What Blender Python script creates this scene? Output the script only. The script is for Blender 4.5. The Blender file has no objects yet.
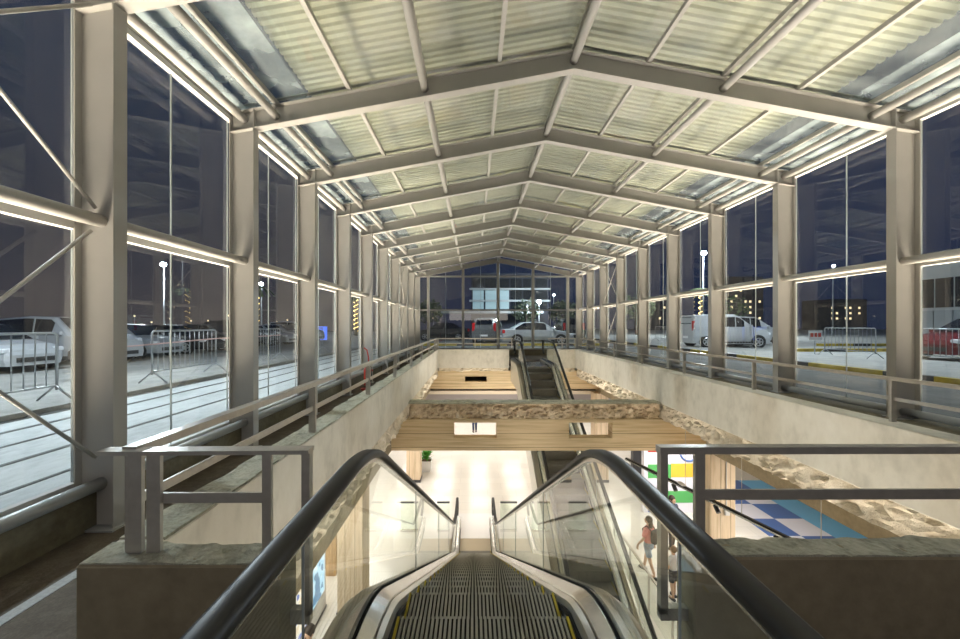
import bpy, math, random
from mathutils import Vector, Matrix, noise
random.seed(7)
S = bpy.context.scene
COL = S.collection
R = math.radians

# ------------------------------------------------------------------ camera
cd = bpy.data.cameras.new('camera'); cam = bpy.data.objects.new('camera', cd); COL.objects.link(cam)
cd.sensor_width = 36.0; cd.sensor_fit = 'HORIZONTAL'; cd.lens = 375.0 / 960 * 36
cd.shift_x = 6.5 / 960; cd.shift_y = 5.5 / 960
cd.clip_start = 0.02; cd.clip_end = 500
cam.location = (0, 0, 1.65); cam.rotation_euler = (R(90), 0, 0)
S.camera = cam

# ------------------------------------------------------------------ world: night sky over a lit city
w = bpy.data.worlds.new('night_sky'); S.world = w; w.use_nodes = True
wn = w.node_tree.nodes; wl = w.node_tree.links; wn.clear()
wo = wn.new('ShaderNodeOutputWorld'); bg = wn.new('ShaderNodeBackground'); tc = wn.new('ShaderNodeTexCoord')
sx = wn.new('ShaderNodeSeparateXYZ'); wl.new(tc.outputs['Generated'], sx.inputs[0])
def ramp(cols):
    r = wn.new('ShaderNodeValToRGB'); el = r.color_ramp.elements
    el[0].position, el[0].color = cols[0][0], (*cols[0][1], 1); el[1].position, el[1].color = cols[-1][0], (*cols[-1][1], 1)
    for p, c in cols[1:-1]: q = el.new(p); q.color = (*c, 1)
    wl.new(sx.outputs['Z'], r.inputs[0]); return r
city = ramp(((0.0, (0.054, 0.047, 0.048)), (0.16, (0.026, 0.027, 0.038)), (0.45, (0.008, 0.018, 0.042))))   # glow of the town to the left
dark = ramp(((0.0, (0.010, 0.016, 0.038)), (0.2, (0.009, 0.017, 0.044)), (0.7, (0.008, 0.017, 0.040))))
mr = wn.new('ShaderNodeMapRange'); mr.inputs[1].default_value = -0.45; mr.inputs[2].default_value = 0.15; wl.new(sx.outputs['X'], mr.inputs[0])
cr = wn.new('ShaderNodeMix'); cr.data_type = 'RGBA'; wl.new(mr.outputs[0], cr.inputs[0]); wl.new(city.outputs[0], cr.inputs[6]); wl.new(dark.outputs[0], cr.inputs[7])
wl.new(cr.outputs[2], bg.inputs[0]); bg.inputs[1].default_value = 1.0; wl.new(bg.outputs[0], wo.inputs[0])

# ------------------------------------------------------------------ large lights
def area(name, loc, rot, sx_, sy_, power, col, spread=180):
    l = bpy.data.lights.new(name, 'AREA'); l.shape = 'RECTANGLE'; l.size = sx_; l.size_y = sy_
    l.energy = power; l.color = col; l.spread = R(spread)
    o = bpy.data.objects.new(name, l); COL.objects.link(o); o.location = loc; o.rotation_euler = rot
    return o
WARM = (1.0, 0.91, 0.79); WARM2 = (1.0, 0.83, 0.64); NEUT = (1.0, 0.96, 0.91); COOL = (0.86, 0.95, 1.0)
# mall ceiling lights round the opening, tilted towards the hall floor
area('mall_light_left', (-4.2, 9.5, -2.05), (0, R(-28), 0), 1.6, 14, 420, NEUT)
area('mall_light_right', (8.0, 9.5, -2.05), (0, R(28), 0), 1.6, 14, 420, NEUT)
for gx in range(6):
    for gy in range(4): area('hall_downlight', (-4.6 + gx * 2.5, 20.4 + gy * 2.6, -1.66), (0, 0, 0), 1.3, .7, 27, NEUT)
# area lights added outside both glass walls to brighten the column webs
area('web_fill_left', (-4.1, 9.0, 0.40), (R(180), 0, 0), 1.4, 26, 2600, WARM2, 90)
area('web_fill_right', (6.75, 9.0, 0.42), (R(180), 0, 0), 1.4, 26, 2600, WARM2, 90)
# unseen area light added above the mall floor to brighten void and roof
area('void_fill', (1.5, 9.3, -5.25), (R(180), 0, 0), 4.5, 14, 820, WARM, 84)
# hall lights of the entrance behind the camera
area('entrance_light', (0.6, -4.0, 2.8), (R(78), 0, 0), 7, 1.2, 50, WARM)

vs = S.view_settings
S.display_settings.display_device = 'sRGB'
vs.view_transform = 'Standard'; vs.look = 'None'; vs.gamma = 1.0; vs.use_curve_mapping = False
vs.exposure = 0.42
S.cycles.max_bounces = 10; S.cycles.transparent_max_bounces = 24; S.cycles.diffuse_bounces = 4
S.cycles.glossy_bounces = 4; S.cycles.sample_clamp_indirect = 6.0
S.cycles.caustics_reflective = False; S.cycles.caustics_refractive = False
S.cycles.use_denoising = True

# ================================================================== materials
MATS = {}
def nt(name):
    m = bpy.data.materials.new(name); m.use_nodes = True
    n = m.node_tree.nodes; b = n['Principled BSDF']
    return m, n, m.node_tree.links, b
def plain(name, c, rough=0.5, metal=0.0, emit=None, estr=0.0, spec=0.5, var=0.0, scale=8.0, bump=0.0):
    m, n, l, b = nt(name)
    b.inputs['Base Color'].default_value = (*c, 1); b.inputs['Roughness'].default_value = rough
    b.inputs['Metallic'].default_value = metal; b.inputs['Specular IOR Level'].default_value = spec
    if emit: b.inputs['Emission Color'].default_value = (*emit, 1); b.inputs['Emission Strength'].default_value = estr
    if var or bump:
        t = n.new('ShaderNodeTexCoord'); x = n.new('ShaderNodeTexNoise'); x.inputs['Scale'].default_value = scale; x.inputs['Detail'].default_value = 6
        l.new(t.outputs['Object'], x.inputs['Vector'])
        if var:
            r = n.new('ShaderNodeValToRGB')
            r.color_ramp.elements[0].position = 0.3; r.color_ramp.elements[1].position = 0.7
            r.color_ramp.elements[0].color = (*[v * (1 - var) for v in c], 1); r.color_ramp.elements[1].color = (*[min(1, v * (1 + var)) for v in c], 1)
            l.new(x.outputs['Fac'], r.inputs[0]); l.new(r.outputs[0], b.inputs['Base Color'])
        if bump:
            bu = n.new('ShaderNodeBump'); bu.inputs['Strength'].default_value = bump; bu.inputs['Distance'].default_value = 0.02
            l.new(x.outputs['Fac'], bu.inputs['Height']); l.new(bu.outputs[0], b.inputs['Normal'])
    return m
def two_noise(name, cols, scales, rough=0.8, bump=0.3, stretch=(1, 1, 1), pos=(0.3, 0.5, 0.72), bscale=30):
    """three-colour mottled surface with a fine grain bump"""
    m, n, l, b = nt(name)
    t = n.new('ShaderNodeTexCoord'); mp = n.new('ShaderNodeMapping'); mp.inputs['Scale'].default_value = stretch
    l.new(t.outputs['Object'], mp.inputs[0])
    a = n.new('ShaderNodeTexNoise'); a.inputs['Scale'].default_value = scales[0]; a.inputs['Detail'].default_value = 8; a.inputs['Roughness'].default_value = 0.65
    f = n.new('ShaderNodeTexNoise'); f.inputs['Scale'].default_value = scales[1]; f.inputs['Detail'].default_value = 4
    l.new(mp.outputs[0], a.inputs['Vector']); l.new(mp.outputs[0], f.inputs['Vector'])
    mx = n.new('ShaderNodeMath'); mx.operation = 'MULTIPLY_ADD'; mx.inputs[1].default_value = 0.35; 
    ad = n.new('ShaderNodeMath'); ad.operation = 'MULTIPLY'; ad.inputs[1].default_value = 0.65
    l.new(a.outputs['Fac'], ad.inputs[0]); l.new(f.outputs['Fac'], mx.inputs[0]); l.new(ad.outputs[0], mx.inputs[2])
    r = n.new('ShaderNodeValToRGB'); r.color_ramp.elements[0].position = pos[0]; r.color_ramp.elements[1].position = pos[2]
    r.color_ramp.elements[0].color = (*cols[0], 1); r.color_ramp.elements[1].color = (*cols[2], 1)
    q = r.color_ramp.elements.new(pos[1]); q.color = (*cols[1], 1)
    l.new(mx.outputs[0], r.inputs[0]); l.new(r.outputs[0], b.inputs['Base Color'])
    b.inputs['Roughness'].default_value = rough
    g = n.new('ShaderNodeTexNoise'); g.inputs['Scale'].default_value = bscale; g.inputs['Detail'].default_value = 5
    l.new(t.outputs['Object'], g.inputs['Vector'])
    bu = n.new('ShaderNodeBump'); bu.inputs['Strength'].default_value = bump; bu.inputs['Distance'].default_value = 0.02
    l.new(g.outputs['Fac'], bu.inputs['Height']); l.new(bu.outputs[0], b.inputs['Normal'])
    return m
def thin_glass(name, tint=(0.9, 0.95, 0.96), refl=1.0, dirt=0.03, dirtcol=(0.75, 0.8, 0.8)):
    """architectural glass: clear straight through, fresnel mirror, a little dust"""
    m = bpy.data.materials.new(name); m.use_nodes = True; n = m.node_tree.nodes; l = m.node_tree.links; n.clear()
    out = n.new('ShaderNodeOutputMaterial'); tr = n.new('ShaderNodeBsdfTransparent'); gl = n.new('ShaderNodeBsdfGlossy')
    di = n.new('ShaderNodeBsdfDiffuse'); fr = n.new('ShaderNodeLayerWeight'); fr.inputs['Blend'].default_value = 0.5
    tr.inputs[0].default_value = (*tint, 1); gl.inputs['Roughness'].default_value = 0.01; gl.inputs[0].default_value = (1, 1, 1, 1)
    di.inputs[0].default_value = (*dirtcol, 1)
    pw = n.new('ShaderNodeMath'); pw.operation = 'POWER'; pw.inputs[1].default_value = 4.0; l.new(fr.outputs['Facing'], pw.inputs[0])
    ma = n.new('ShaderNodeMath'); ma.operation = 'MULTIPLY_ADD'; ma.inputs[1].default_value = 0.75 * refl; ma.inputs[2].default_value = 0.07 * refl
    l.new(pw.outputs[0], ma.inputs[0])
    no = n.new('ShaderNodeTexNoise'); no.inputs['Scale'].default_value = 2.5; no.inputs['Detail'].default_value = 7
    t = n.new('ShaderNodeTexCoord'); l.new(t.outputs['Object'], no.inputs['Vector'])
    dm = n.new('ShaderNodeMapRange'); dm.inputs[1].default_value = 0.35; dm.inputs[2].default_value = 0.75
    dm.inputs[3].default_value = dirt * 0.5; dm.inputs[4].default_value = dirt * 1.6; l.new(no.outputs['Fac'], dm.inputs[0])
    m1 = n.new('ShaderNodeMixShader'); m2 = n.new('ShaderNodeMixShader')
    l.new(dm.outputs[0], m1.inputs[0]); l.new(tr.outputs[0], m1.inputs[1]); l.new(di.outputs[0], m1.inputs[2])
    l.new(ma.outputs[0], m2.inputs[0]); l.new(m1.outputs[0], m2.inputs[1]); l.new(gl.outputs[0], m2.inputs[2])
    l.new(m2.outputs[0], out.inputs[0])
    return m
def board_concrete(name, c1, c2, c3, along='X', period=0.17):
    """board-marked concrete: streaks along the boards and dark joints between them"""
    m, n, l, b = nt(name)
    t = n.new('ShaderNodeTexCoord'); mp = n.new('ShaderNodeMapping')
    st = {'X': (0.5, 6, 14), 'Y': (6, 0.5, 14), 'Z': (12, 12, 0.7)}[along]
    mp.inputs['Scale'].default_value = st; l.new(t.outputs['Object'], mp.inputs[0])
    a = n.new('ShaderNodeTexNoise'); a.inputs['Scale'].default_value = 1.3; a.inputs['Detail'].default_value = 9; a.inputs['Roughness'].default_value = 0.62
    l.new(mp.outputs[0], a.inputs['Vector'])
    r = n.new('ShaderNodeValToRGB'); r.color_ramp.elements[0].position = 0.3; r.color_ramp.elements[1].position = 0.72
    r.color_ramp.elements[0].color = (*c1, 1); r.color_ramp.elements[1].color = (*c3, 1); q = r.color_ramp.elements.new(0.5); q.color = (*c2, 1)
    l.new(a.outputs['Fac'], r.inputs[0])
    sp = n.new('ShaderNodeSeparateXYZ'); l.new(t.outputs['Object'], sp.inputs[0])
    mo = n.new('ShaderNodeMath'); mo.operation = 'PINGPONG'; mo.inputs[1].default_value = period
    l.new(sp.outputs['Z' if along != 'Z' else 'X'], mo.inputs[0])
    lt = n.new('ShaderNodeMath'); lt.operation = 'LESS_THAN'; lt.inputs[1].default_value = 0.006; l.new(mo.outputs[0], lt.inputs[0])
    mx = n.new('ShaderNodeMix'); mx.data_type = 'RGBA'; l.new(lt.outputs[0], mx.inputs[0]); l.new(r.outputs[0], mx.inputs[6])
    mx.inputs[7].default_value = (*[v * 0.55 for v in c1], 1); l.new(mx.outputs[2], b.inputs['Base Color'])
    b.inputs['Roughness'].default_value = 0.85
    bu = n.new('ShaderNodeBump'); bu.inputs['Strength'].default_value = 0.35; bu.inputs['Distance'].default_value = 0.01
    l.new(a.outputs['Fac'], bu.inputs['Height']); l.new(bu.outputs[0], b.inputs['Normal'])
    return m
def tiles(name, c, line, sx_, sy_, rough=0.2, width=0.006, spec=0.5):
    m, n, l, b = nt(name)
    t = n.new('ShaderNodeTexCoord'); br = n.new('ShaderNodeTexBrick'); br.offset = 0.5; br.inputs['Scale'].default_value = 1.0
    br.inputs['Brick Width'].default_value = sx_; br.inputs['Row Height'].default_value = sy_; br.inputs['Mortar Size'].default_value = width
    br.inputs['Color1'].default_value = (*c, 1); br.inputs['Color2'].default_value = (*[v * 0.93 for v in c], 1); br.inputs['Mortar'].default_value = (*line, 1)
    l.new(t.outputs['Object'], br.inputs['Vector']); l.new(br.outputs['Color'], b.inputs['Base Color'])
    b.inputs['Roughness'].default_value = rough; b.inputs['Specular IOR Level'].default_value = spec
    return m
M = {
 'steel': plain('painted_steel', (0.45, 0.435, 0.405), 0.45, var=0.05, scale=3),
 'alu': plain('white_aluminium', (0.58, 0.57, 0.55), 0.35),
 'pipe': plain('grey_pipe_paint', (0.36, 0.37, 0.37), 0.35, spec=0.6),
 'glass': thin_glass('wall_glass', (0.86, 0.91, 0.93), 1.0, 0.03),
 'roofglass': thin_glass('roof_glass', (0.85, 0.87, 0.84), 0.9, 0.17, (0.62, 0.70, 0.70)),
 'balglass': thin_glass('balustrade_glass', (0.90, 0.95, 0.91), 0.9, 0.03),
 'edge': plain('glass_edge_seal', (0.42, 0.47, 0.48), 0.3),
 'sheet': plain('corrugated_roof_sheet', (0.58, 0.57, 0.455), 0.6, var=0.05, scale=0.6),
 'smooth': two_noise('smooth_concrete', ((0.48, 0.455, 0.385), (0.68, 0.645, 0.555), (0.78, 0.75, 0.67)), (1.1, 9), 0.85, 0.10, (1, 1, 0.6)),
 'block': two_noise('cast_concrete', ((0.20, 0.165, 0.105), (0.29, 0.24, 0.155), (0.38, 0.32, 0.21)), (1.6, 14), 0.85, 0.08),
 'top': two_noise('weathered_concrete_top', ((0.16, 0.16, 0.12), (0.42, 0.41, 0.32), (0.58, 0.56, 0.45)), (6.0, 40), 0.9, 0.9),
 'rough': two_noise('broken_concrete', ((0.40, 0.29, 0.18), (0.74, 0.60, 0.43), (0.86, 0.75, 0.58)), (7, 40), 0.95, 0.9, (1, 1, 1), (0.33, 0.5, 0.66), 60),
 'plaster': two_noise('broken_plaster', ((0.40, 0.32, 0.21), (0.68, 0.59, 0.45), (0.80, 0.72, 0.58)), (4, 30), 0.95, 0.7, (1, 1, 1), (0.30, 0.44, 0.62), 50),
 'outerglass': thin_glass('outer_roof_glass', (0.78, 0.86, 0.86), 0.9, 0.42, (0.56, 0.66, 0.68)),  # outer panes, with more grey-blue diffuse mixed in than the inner ones
 'beam': board_concrete('board_marked_beam', (0.48, 0.35, 0.19), (0.68, 0.53, 0.32), (0.80, 0.65, 0.44), 'X'),
 'column': board_concrete('board_marked_column', (0.50, 0.38, 0.24), (0.66, 0.52, 0.36), (0.74, 0.62, 0.46), 'Z', 0.12),
 'walk': two_noise('brown_granular_floor', ((0.055, 0.042, 0.03), (0.10, 0.08, 0.058), (0.17, 0.14, 0.105)), (9, 80), 0.8, 0.3),
 'stripe': plain('grey_floor_stripe', (0.36, 0.37, 0.37), 0.7, var=0.15, scale=60),
 'mat': two_noise('grey_gravel_floor', ((0.22, 0.23, 0.23), (0.34, 0.35, 0.35), (0.48, 0.49, 0.49)), (40, 120), 0.8, 0.6),
 'dwarf': two_noise('dwarf_wall_plaster', ((0.10, 0.085, 0.05), (0.17, 0.145, 0.09), (0.24, 0.20, 0.13)), (2, 20), 0.85, 0.3),
 'inox': plain('brushed_stainless', (0.66, 0.65, 0.62), 0.26, 1.0, var=0.06, scale=40),
 'plate': plain('floor_plate_steel', (0.70, 0.69, 0.68), 0.38, 0.85),
 'combplate': plain('comb_plate_bronze', (0.46, 0.38, 0.28), 0.5, 0.4),
 'inoxdark': plain('bronze_deck_metal', (0.34, 0.31, 0.26), 0.3, 1.0),
 'railsteel': plain('rail_flat_steel', (0.50, 0.47, 0.42), 0.36, 0.35, var=0.08, scale=20),
 'rubber': plain('black_rubber', (0.012, 0.012, 0.013), 0.42, spec=0.35),
 'black': plain('black_brush', (0.01, 0.01, 0.01), 0.8),
 'step': plain('step_aluminium', (0.29, 0.275, 0.24), 0.45, 0.4),
 'stepdark': plain('step_groove', (0.035, 0.034, 0.03), 0.6, 0.3),
 'yellow': plain('yellow_paint', (0.50, 0.37, 0.03), 0.6, var=0.3, scale=4),
 'blackpaint': plain('black_paint', (0.02, 0.02, 0.02), 0.5),
 'skirt': plain('escalator_skirt', (0.60, 0.58, 0.52), 0.35, 0.6),
 'mall': tiles('pale_stone_tiles', (0.80, 0.77, 0.72), (0.62, 0.59, 0.55), 1.2, 0.6, 0.16),
 'cream': plain('cream_plaster', (0.75, 0.68, 0.56), 0.7),
 'white': plain('white_paint', (0.82, 0.82, 0.82), 0.5),
 'lavender': plain('grey_mauve_bulkhead', (0.36, 0.33, 0.34), 0.6),
 'darkgrey': plain('dark_grey_paint', (0.05, 0.05, 0.055), 0.5),
 'wood': board_concrete('wood_panelling', (0.42, 0.27, 0.13), (0.56, 0.38, 0.20), (0.66, 0.47, 0.27), 'Z', 0.4),
 'asphalt': two_noise('asphalt', ((0.10, 0.10, 0.095), (0.16, 0.16, 0.15), (0.24, 0.24, 0.225)), (2, 30), 0.9, 0.4),
 'pave': two_noise('grey_pavement', ((0.20, 0.20, 0.19), (0.30, 0.30, 0.28), (0.40, 0.40, 0.38)), (1.5, 30), 0.9, 0.4),
 'strip': two_noise('white_concrete_strip', ((0.36, 0.39, 0.39), (0.54, 0.57, 0.57), (0.66, 0.69, 0.69)), (1.2, 14), 0.85, 0.5, (1, 0.4, 1)),
 'joint': plain('dark_joint', (0.13, 0.135, 0.13), 0.9),
 'galv': plain('galvanised_steel', (0.42, 0.44, 0.46), 0.4, 0.5),
 'tyre': plain('tyre_rubber', (0.015, 0.015, 0.015), 0.8),
 'rim': plain('alloy_rim', (0.55, 0.56, 0.58), 0.3, 0.7),
 'carglass': plain('car_glass', (0.012, 0.014, 0.018), 0.06, 0, spec=0.8),
 'lamp': plain('headlamp_glass', (0.8, 0.82, 0.85), 0.1),
 'red': plain('red_paint', (0.55, 0.05, 0.03), 0.4),
 'redlamp': plain('red_tail_lamp', (0.6, 0.02, 0.02), 0.2),
 'green': plain('green_panel', (0.10, 0.45, 0.13), 0.5),
 'amber': plain('amber_panel', (0.85, 0.55, 0.06), 0.5),
 'blue': plain('blue_tile', (0.08, 0.17, 0.46), 0.4),
 'sky': plain('light_blue_tile', (0.16, 0.48, 0.80), 0.4),
 'lilac': plain('pale_lilac_tile', (0.78, 0.78, 0.88), 0.4),
 'leaf': plain('plant_leaf', (0.10, 0.36, 0.05), 0.5, var=0.3, scale=20),
 'soil': plain('plant_soil', (0.10, 0.06, 0.03), 0.9),
 'foliage': plain('night_foliage', (0.05, 0.08, 0.03), 0.8, var=0.4, scale=3),
 'bark': plain('tree_bark', (0.12, 0.09, 0.06), 0.9),
 'warmlamp': plain('warm_light_string', (1, 0.7, 0.3), 0.5, emit=(1.0, 0.68, 0.22), estr=5),
 'coollamp': plain('street_lamp_glass', (1, 1, 1), 0.5, emit=(0.75, 0.88, 1.0), estr=60),
 'post': plain('lamp_post_paint', (0.22, 0.23, 0.24), 0.5),
 'facade': plain('pale_facade', (0.55, 0.58, 0.58), 0.7),
 'facadedark': plain('dark_facade', (0.045, 0.05, 0.07), 0.7),
 'litwin': plain('lit_window', (0.5, 0.6, 0.6), 0.3, emit=(0.34, 0.62, 0.74), estr=0.16),
 'darkwin': plain('dark_window', (0.02, 0.025, 0.03), 0.1),
 'citywin': plain('city_window_light', (0.8, 0.7, 0.5), 0.5, emit=(1.0, 0.75, 0.42), estr=1.2),
 'bluelight': plain('blue_neon', (0.1, 0.2, 0.9), 0.5, emit=(0.08, 0.2, 1.0), estr=1.0),
 'panelgrey': plain('grey_cladding_panel', (0.36, 0.40, 0.42), 0.6),
 'skin': plain('skin', (0.62, 0.40, 0.28), 0.6),
 'hair': plain('dark_hair', (0.035, 0.022, 0.015), 0.6),
 'brownhair': plain('brown_hair', (0.14, 0.08, 0.04), 0.6),
 'pink': plain('coral_pink_cloth', (0.68, 0.20, 0.20), 0.8),
 'denim': plain('pale_denim', (0.26, 0.36, 0.50), 0.85),
 'greycloth': plain('light_grey_cloth', (0.58, 0.59, 0.62), 0.85),
 'blackcloth': plain('black_cloth', (0.025, 0.025, 0.03), 0.85),
 'navy': plain('navy_cloth', (0.03, 0.045, 0.10), 0.85),
 'shoe': plain('dark_shoe', (0.05, 0.05, 0.06), 0.7),
 'tape': plain('red_white_tape', (0.75, 0.5, 0.47), 0.6),
}
def screen_mat(name, cols, scale):
    m, n, l, b = nt(name)
    t = n.new('ShaderNodeTexCoord'); x = n.new('ShaderNodeTexNoise'); x.inputs['Scale'].default_value = scale; x.inputs['Detail'].default_value = 1.5
    l.new(t.outputs['Object'], x.inputs['Vector']); r = n.new('ShaderNodeValToRGB'); r.color_ramp.interpolation = 'CONSTANT'
    ps = [0.0, 0.42, 0.5, 0.58]
    r.color_ramp.elements[0].color = (*cols[0], 1); r.color_ramp.elements[1].position = ps[1]; r.color_ramp.elements[1].color = (*cols[1], 1)
    for p, c in zip(ps[2:], cols[2:]): q = r.color_ramp.elements.new(p); q.color = (*c, 1)
    l.new(x.outputs['Fac'], r.inputs[0]); l.new(r.outputs[0], b.inputs['Emission Color']); b.inputs['Emission Strength'].default_value = 0.9
    b.inputs['Base Color'].default_value = (0.02, 0.02, 0.02, 1); b.inputs['Roughness'].default_value = 0.15
    return m
M['screenblue'] = screen_mat('blue_advert_screen', ((0.10, 0.25, 0.42), (0.45, 0.75, 0.95), (0.70, 0.88, 1.0), (0.9, 0.95, 1.0)), 2.2)
M['screenwarm'] = screen_mat('colourful_advert_screen', ((0.75, 0.25, 0.10), (0.9, 0.72, 0.5), (0.95, 0.85, 0.72), (0.15, 0.22, 0.55)), 3.0)
def paint(c): 
    k = 'paint_%d_%d_%d' % tuple(int(v * 255) for v in c)
    if k not in MATS: 
        MATS[k] = plain('car_paint', c, 0.25, 0.2, spec=0.7)
    return MATS[k]

# ================================================================== builders
class MB:
    def __init__(s): s.v = []; s.f = []; s.mi = []
    def add(s, vs_, fs, mi=0):
        k = len(s.v); s.v += [tuple(p) for p in vs_]; s.f += [tuple(i + k for i in f) for f in fs]; s.mi += [mi] * len(fs); return s
    def box(s, x0, x1, y0, y1, z0, z1, mi=0):
        return s.add([(x0, y0, z0), (x1, y0, z0), (x1, y1, z0), (x0, y1, z0), (x0, y0, z1), (x1, y0, z1), (x1, y1, z1), (x0, y1, z1)],
            [(0, 3, 2, 1), (4, 5, 6, 7), (0, 1, 5, 4), (1, 2, 6, 5), (2, 3, 7, 6), (3, 0, 4, 7)], mi)
    def bbox(s, x0, x1, y0, y1, z0, z1, b=0.006, mi=0):
        """box with chamfered vertical and horizontal edges"""
        pts = []
        for (z, i) in ((z0, b), (z0 + b, 0), (z1 - b, 0), (z1, b)):
            c = max(b, 1e-4)
            xs0, xs1, ys0, ys1 = x0 + i, x1 - i, y0 + i, y1 - i
            pts.append([(xs0 + c, ys0, z), (xs1 - c, ys0, z), (xs1, ys0 + c, z), (xs1, ys1 - c, z), (xs1 - c, ys1, z), (xs0 + c, ys1, z), (xs0, ys1 - c, z), (xs0, ys0 + c, z)])
        return s.loft(pts, mi)
    def loft(s, rings, mi=0, cap=True, closed=True):
        n = len(rings[0]); vs_ = [p for r in rings for p in r]; fs = []
        for i in range(len(rings) - 1):
            for j in range(n if closed else n - 1):
                a = i * n + j; b = i * n + (j + 1) % n
                fs.append((a, b, b + n, a + n))
        if cap and closed:
            fs.append(tuple(reversed(range(n)))); k = (len(rings) - 1) * n; fs.append(tuple(range(k, k + n)))
        return s.add(vs_, fs, mi)
    def bar(s, p0, p1, w_, h_, up=(0, 0, 1), mi=0):
        p0 = Vector(p0); p1 = Vector(p1); d = (p1 - p0).normalized(); u = Vector(up)
        if abs(d.dot(u)) > 0.99: u = Vector((0, 1, 0))
        a = d.cross(u).normalized(); u = a.cross(d).normalized()
        rings = [[p + a * (w_ / 2 * i) + u * (h_ / 2 * j) for i, j in ((-1, -1), (1, -1), (1, 1), (-1, 1))] for p in (p0, p1)]
        return s.loft(rings, mi)
    def tube(s, pts, r, n=10, mi=0, cap=True):
        pts = [Vector(p) for p in pts]; rings = []; u = None
        rs = r if isinstance(r, (list, tuple)) else [r] * len(pts)
        for i, p in enumerate(pts):
            d = (pts[min(i + 1, len(pts) - 1)] - pts[max(i - 1, 0)]).normalized()
            if u is None: u = Vector((0, 0, 1)) if abs(d.z) < 0.9 else Vector((1, 0, 0))
            a = d.cross(u)
            if a.length < 1e-5: a = d.cross(Vector((0, 1, 0)))
            a.normalize(); u = a.cross(d).normalized()
            rings.append([p + a * (rs[i] * math.cos(2 * math.pi * k / n)) + u * (rs[i] * math.sin(2 * math.pi * k / n)) for k in range(n)])
        return s.loft(rings, mi, cap)
    def sphere(s, c, r, n=10, m=6, sc=(1, 1, 1), mi=0):
        rings = []
        for i in range(m + 1):
            t = math.pi * (0.02 + 0.96 * i / m)
            rings.append([(c[0] + sc[0] * r * math.sin(t) * math.cos(2 * math.pi * k / n), c[1] + sc[1] * r * math.sin(t) * math.sin(2 * math.pi * k / n), c[2] - sc[2] * r * math.cos(t)) for k in range(n)])
        return s.loft(rings, mi)
    def build(s, name, mat, parent=None, smooth=False, world=True):
        me = bpy.data.meshes.new(name)
        off = Vector((0, 0, 0))
        if parent is not None and world: off = parent_origin(parent)
        me.from_pydata([(p[0] - off.x, p[1] - off.y, p[2] - off.z) for p in s.v], [], s.f)
        mats = mat if isinstance(mat, (list, tuple)) else [mat]
        for m in mats: me.materials.append(M[m] if isinstance(m, str) else m)
        me.polygons.foreach_set('material_index', s.mi)
        if smooth: me.polygons.foreach_set('use_smooth', [True] * len(me.polygons))
        me.update()
        o = bpy.data.objects.new(name, me); COL.objects.link(o)
        if parent is not None: o.parent = parent
        return o
def parent_origin(o):
    p = Vector((0, 0, 0))
    while o is not None: p += o.location; o = o.parent
    return p
def tag(o, label=None, cat=None, group=None, kind=None):
    if label: o['label'] = label
    if cat: o['category'] = cat
    if group: o['group'] = group
    if kind: o['kind'] = kind
    return o
def empty(name, loc, label=None, cat=None, group=None, rz=0, kind=None):
    o = bpy.data.objects.new(name, None); COL.objects.link(o); o.location = loc; o.rotation_euler = (0, 0, rz); o.empty_display_size = 0.1
    return tag(o, label, cat, group, kind)
def copy_tree(o, loc=None, rz=None, label=None):
    c = o.copy(); COL.objects.link(c)
    if loc is not None: c.location = loc
    if rz is not None: c.rotation_euler = (0, 0, rz)
    if label: c['label'] = label
    def rec(src, dst):
        for ch in src.children:
            d = ch.copy(); COL.objects.link(d); d.parent = dst; rec(ch, d)
    rec(o, c); return c
ORD = ['nearest', 'second', 'third', 'fourth', 'fifth', 'sixth', 'seventh', 'eighth', 'ninth', 'tenth', 'eleventh', 'twelfth', 'thirteenth']
def nth(i): return ORD[i] + (' to' if i == 0 else ' from')
def struct(name, mb, mat, label=None, parent=None, cat='building part', smooth=False):
    o = mb.build(name, mat, parent, smooth)
    if parent is None: tag(o, label or ('the ' + name.replace('_', ' ') + ' of the hall'), cat, None, 'structure')
    return o

# ================================================================== frame geometry
XL, XR, XC = -2.90, 5.57, 1.335           # inner faces of the columns, ridge line
BAY = 1.92; Y0 = 3.08
def FY(k): return Y0 + BAY * k
KS = list(range(-1, 10))                   # frames
RS = 0.184                                 # roof slope
def rtop(x): return 5.29 - RS * abs(x - XC)
GXL, GXR = -3.26, 5.93                     # glass planes
YEND = FY(9) + 0.06

# ------------------------------------------------------------------ floors, slabs, lower hall shell
struct('floor', MB().box(-3.3, -0.90, -2.0, 1.90, -0.25, 0).box(0.98, 5.95, -2.0, 1.95, -0.25, 0).box(-0.90, 0.98, -2.0, 0.2, -0.25, 0), 'walk', 'dark brown granular floor at the escalator head', cat='floor')
struct('floor_walkway', MB().box(-3.3, -1.85, 1.90, YEND, -0.25, 0), 'walk', 'dark brown walkway floor along the left glass wall', cat='floor')
struct('floor_landing', MB().box(-1.85, 5.95, 17.3, YEND, -0.25, 0), 'walk', 'floor of the far landing before the end glass', cat='floor')
tag(MB().box(-2.67, -2.59, -2, 6.5, 0.0, 0.004).build('floor_line', 'stripe'), 'light grey stripe on the brown walkway floor', 'floor line', None, 'structure')
tag(MB().box(-2.37, -1.86, -2, 1.73, 0.0, 0.005).build('floor_strip', 'mat'), 'grey gravel floor strip beside the left concrete block', 'floor strip', None, 'structure')
struct('floor_lower', MB().box(-12, 18, -4, 36, -5.65, -5.45), 'mall', 'polished pale tile floor of the lower hall', cat='floor')
struct('wall_lower_back', MB().box(-12, 18, 36, 36.2, -5.45, -1.44), 'cream', 'cream far wall of the lower hall', cat='wall')
struct('wall_lower_left', MB().box(-12.2, -12, -4, 36, -5.45, -1.44), 'wood', 'timber panelled left wall of the lower hall', cat='wall')
struct('wall_lower_right', MB().box(18, 18.2, -4, 36, -5.45, -1.44), 'cream', 'cream right wall of the lower hall', cat='wall')
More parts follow.
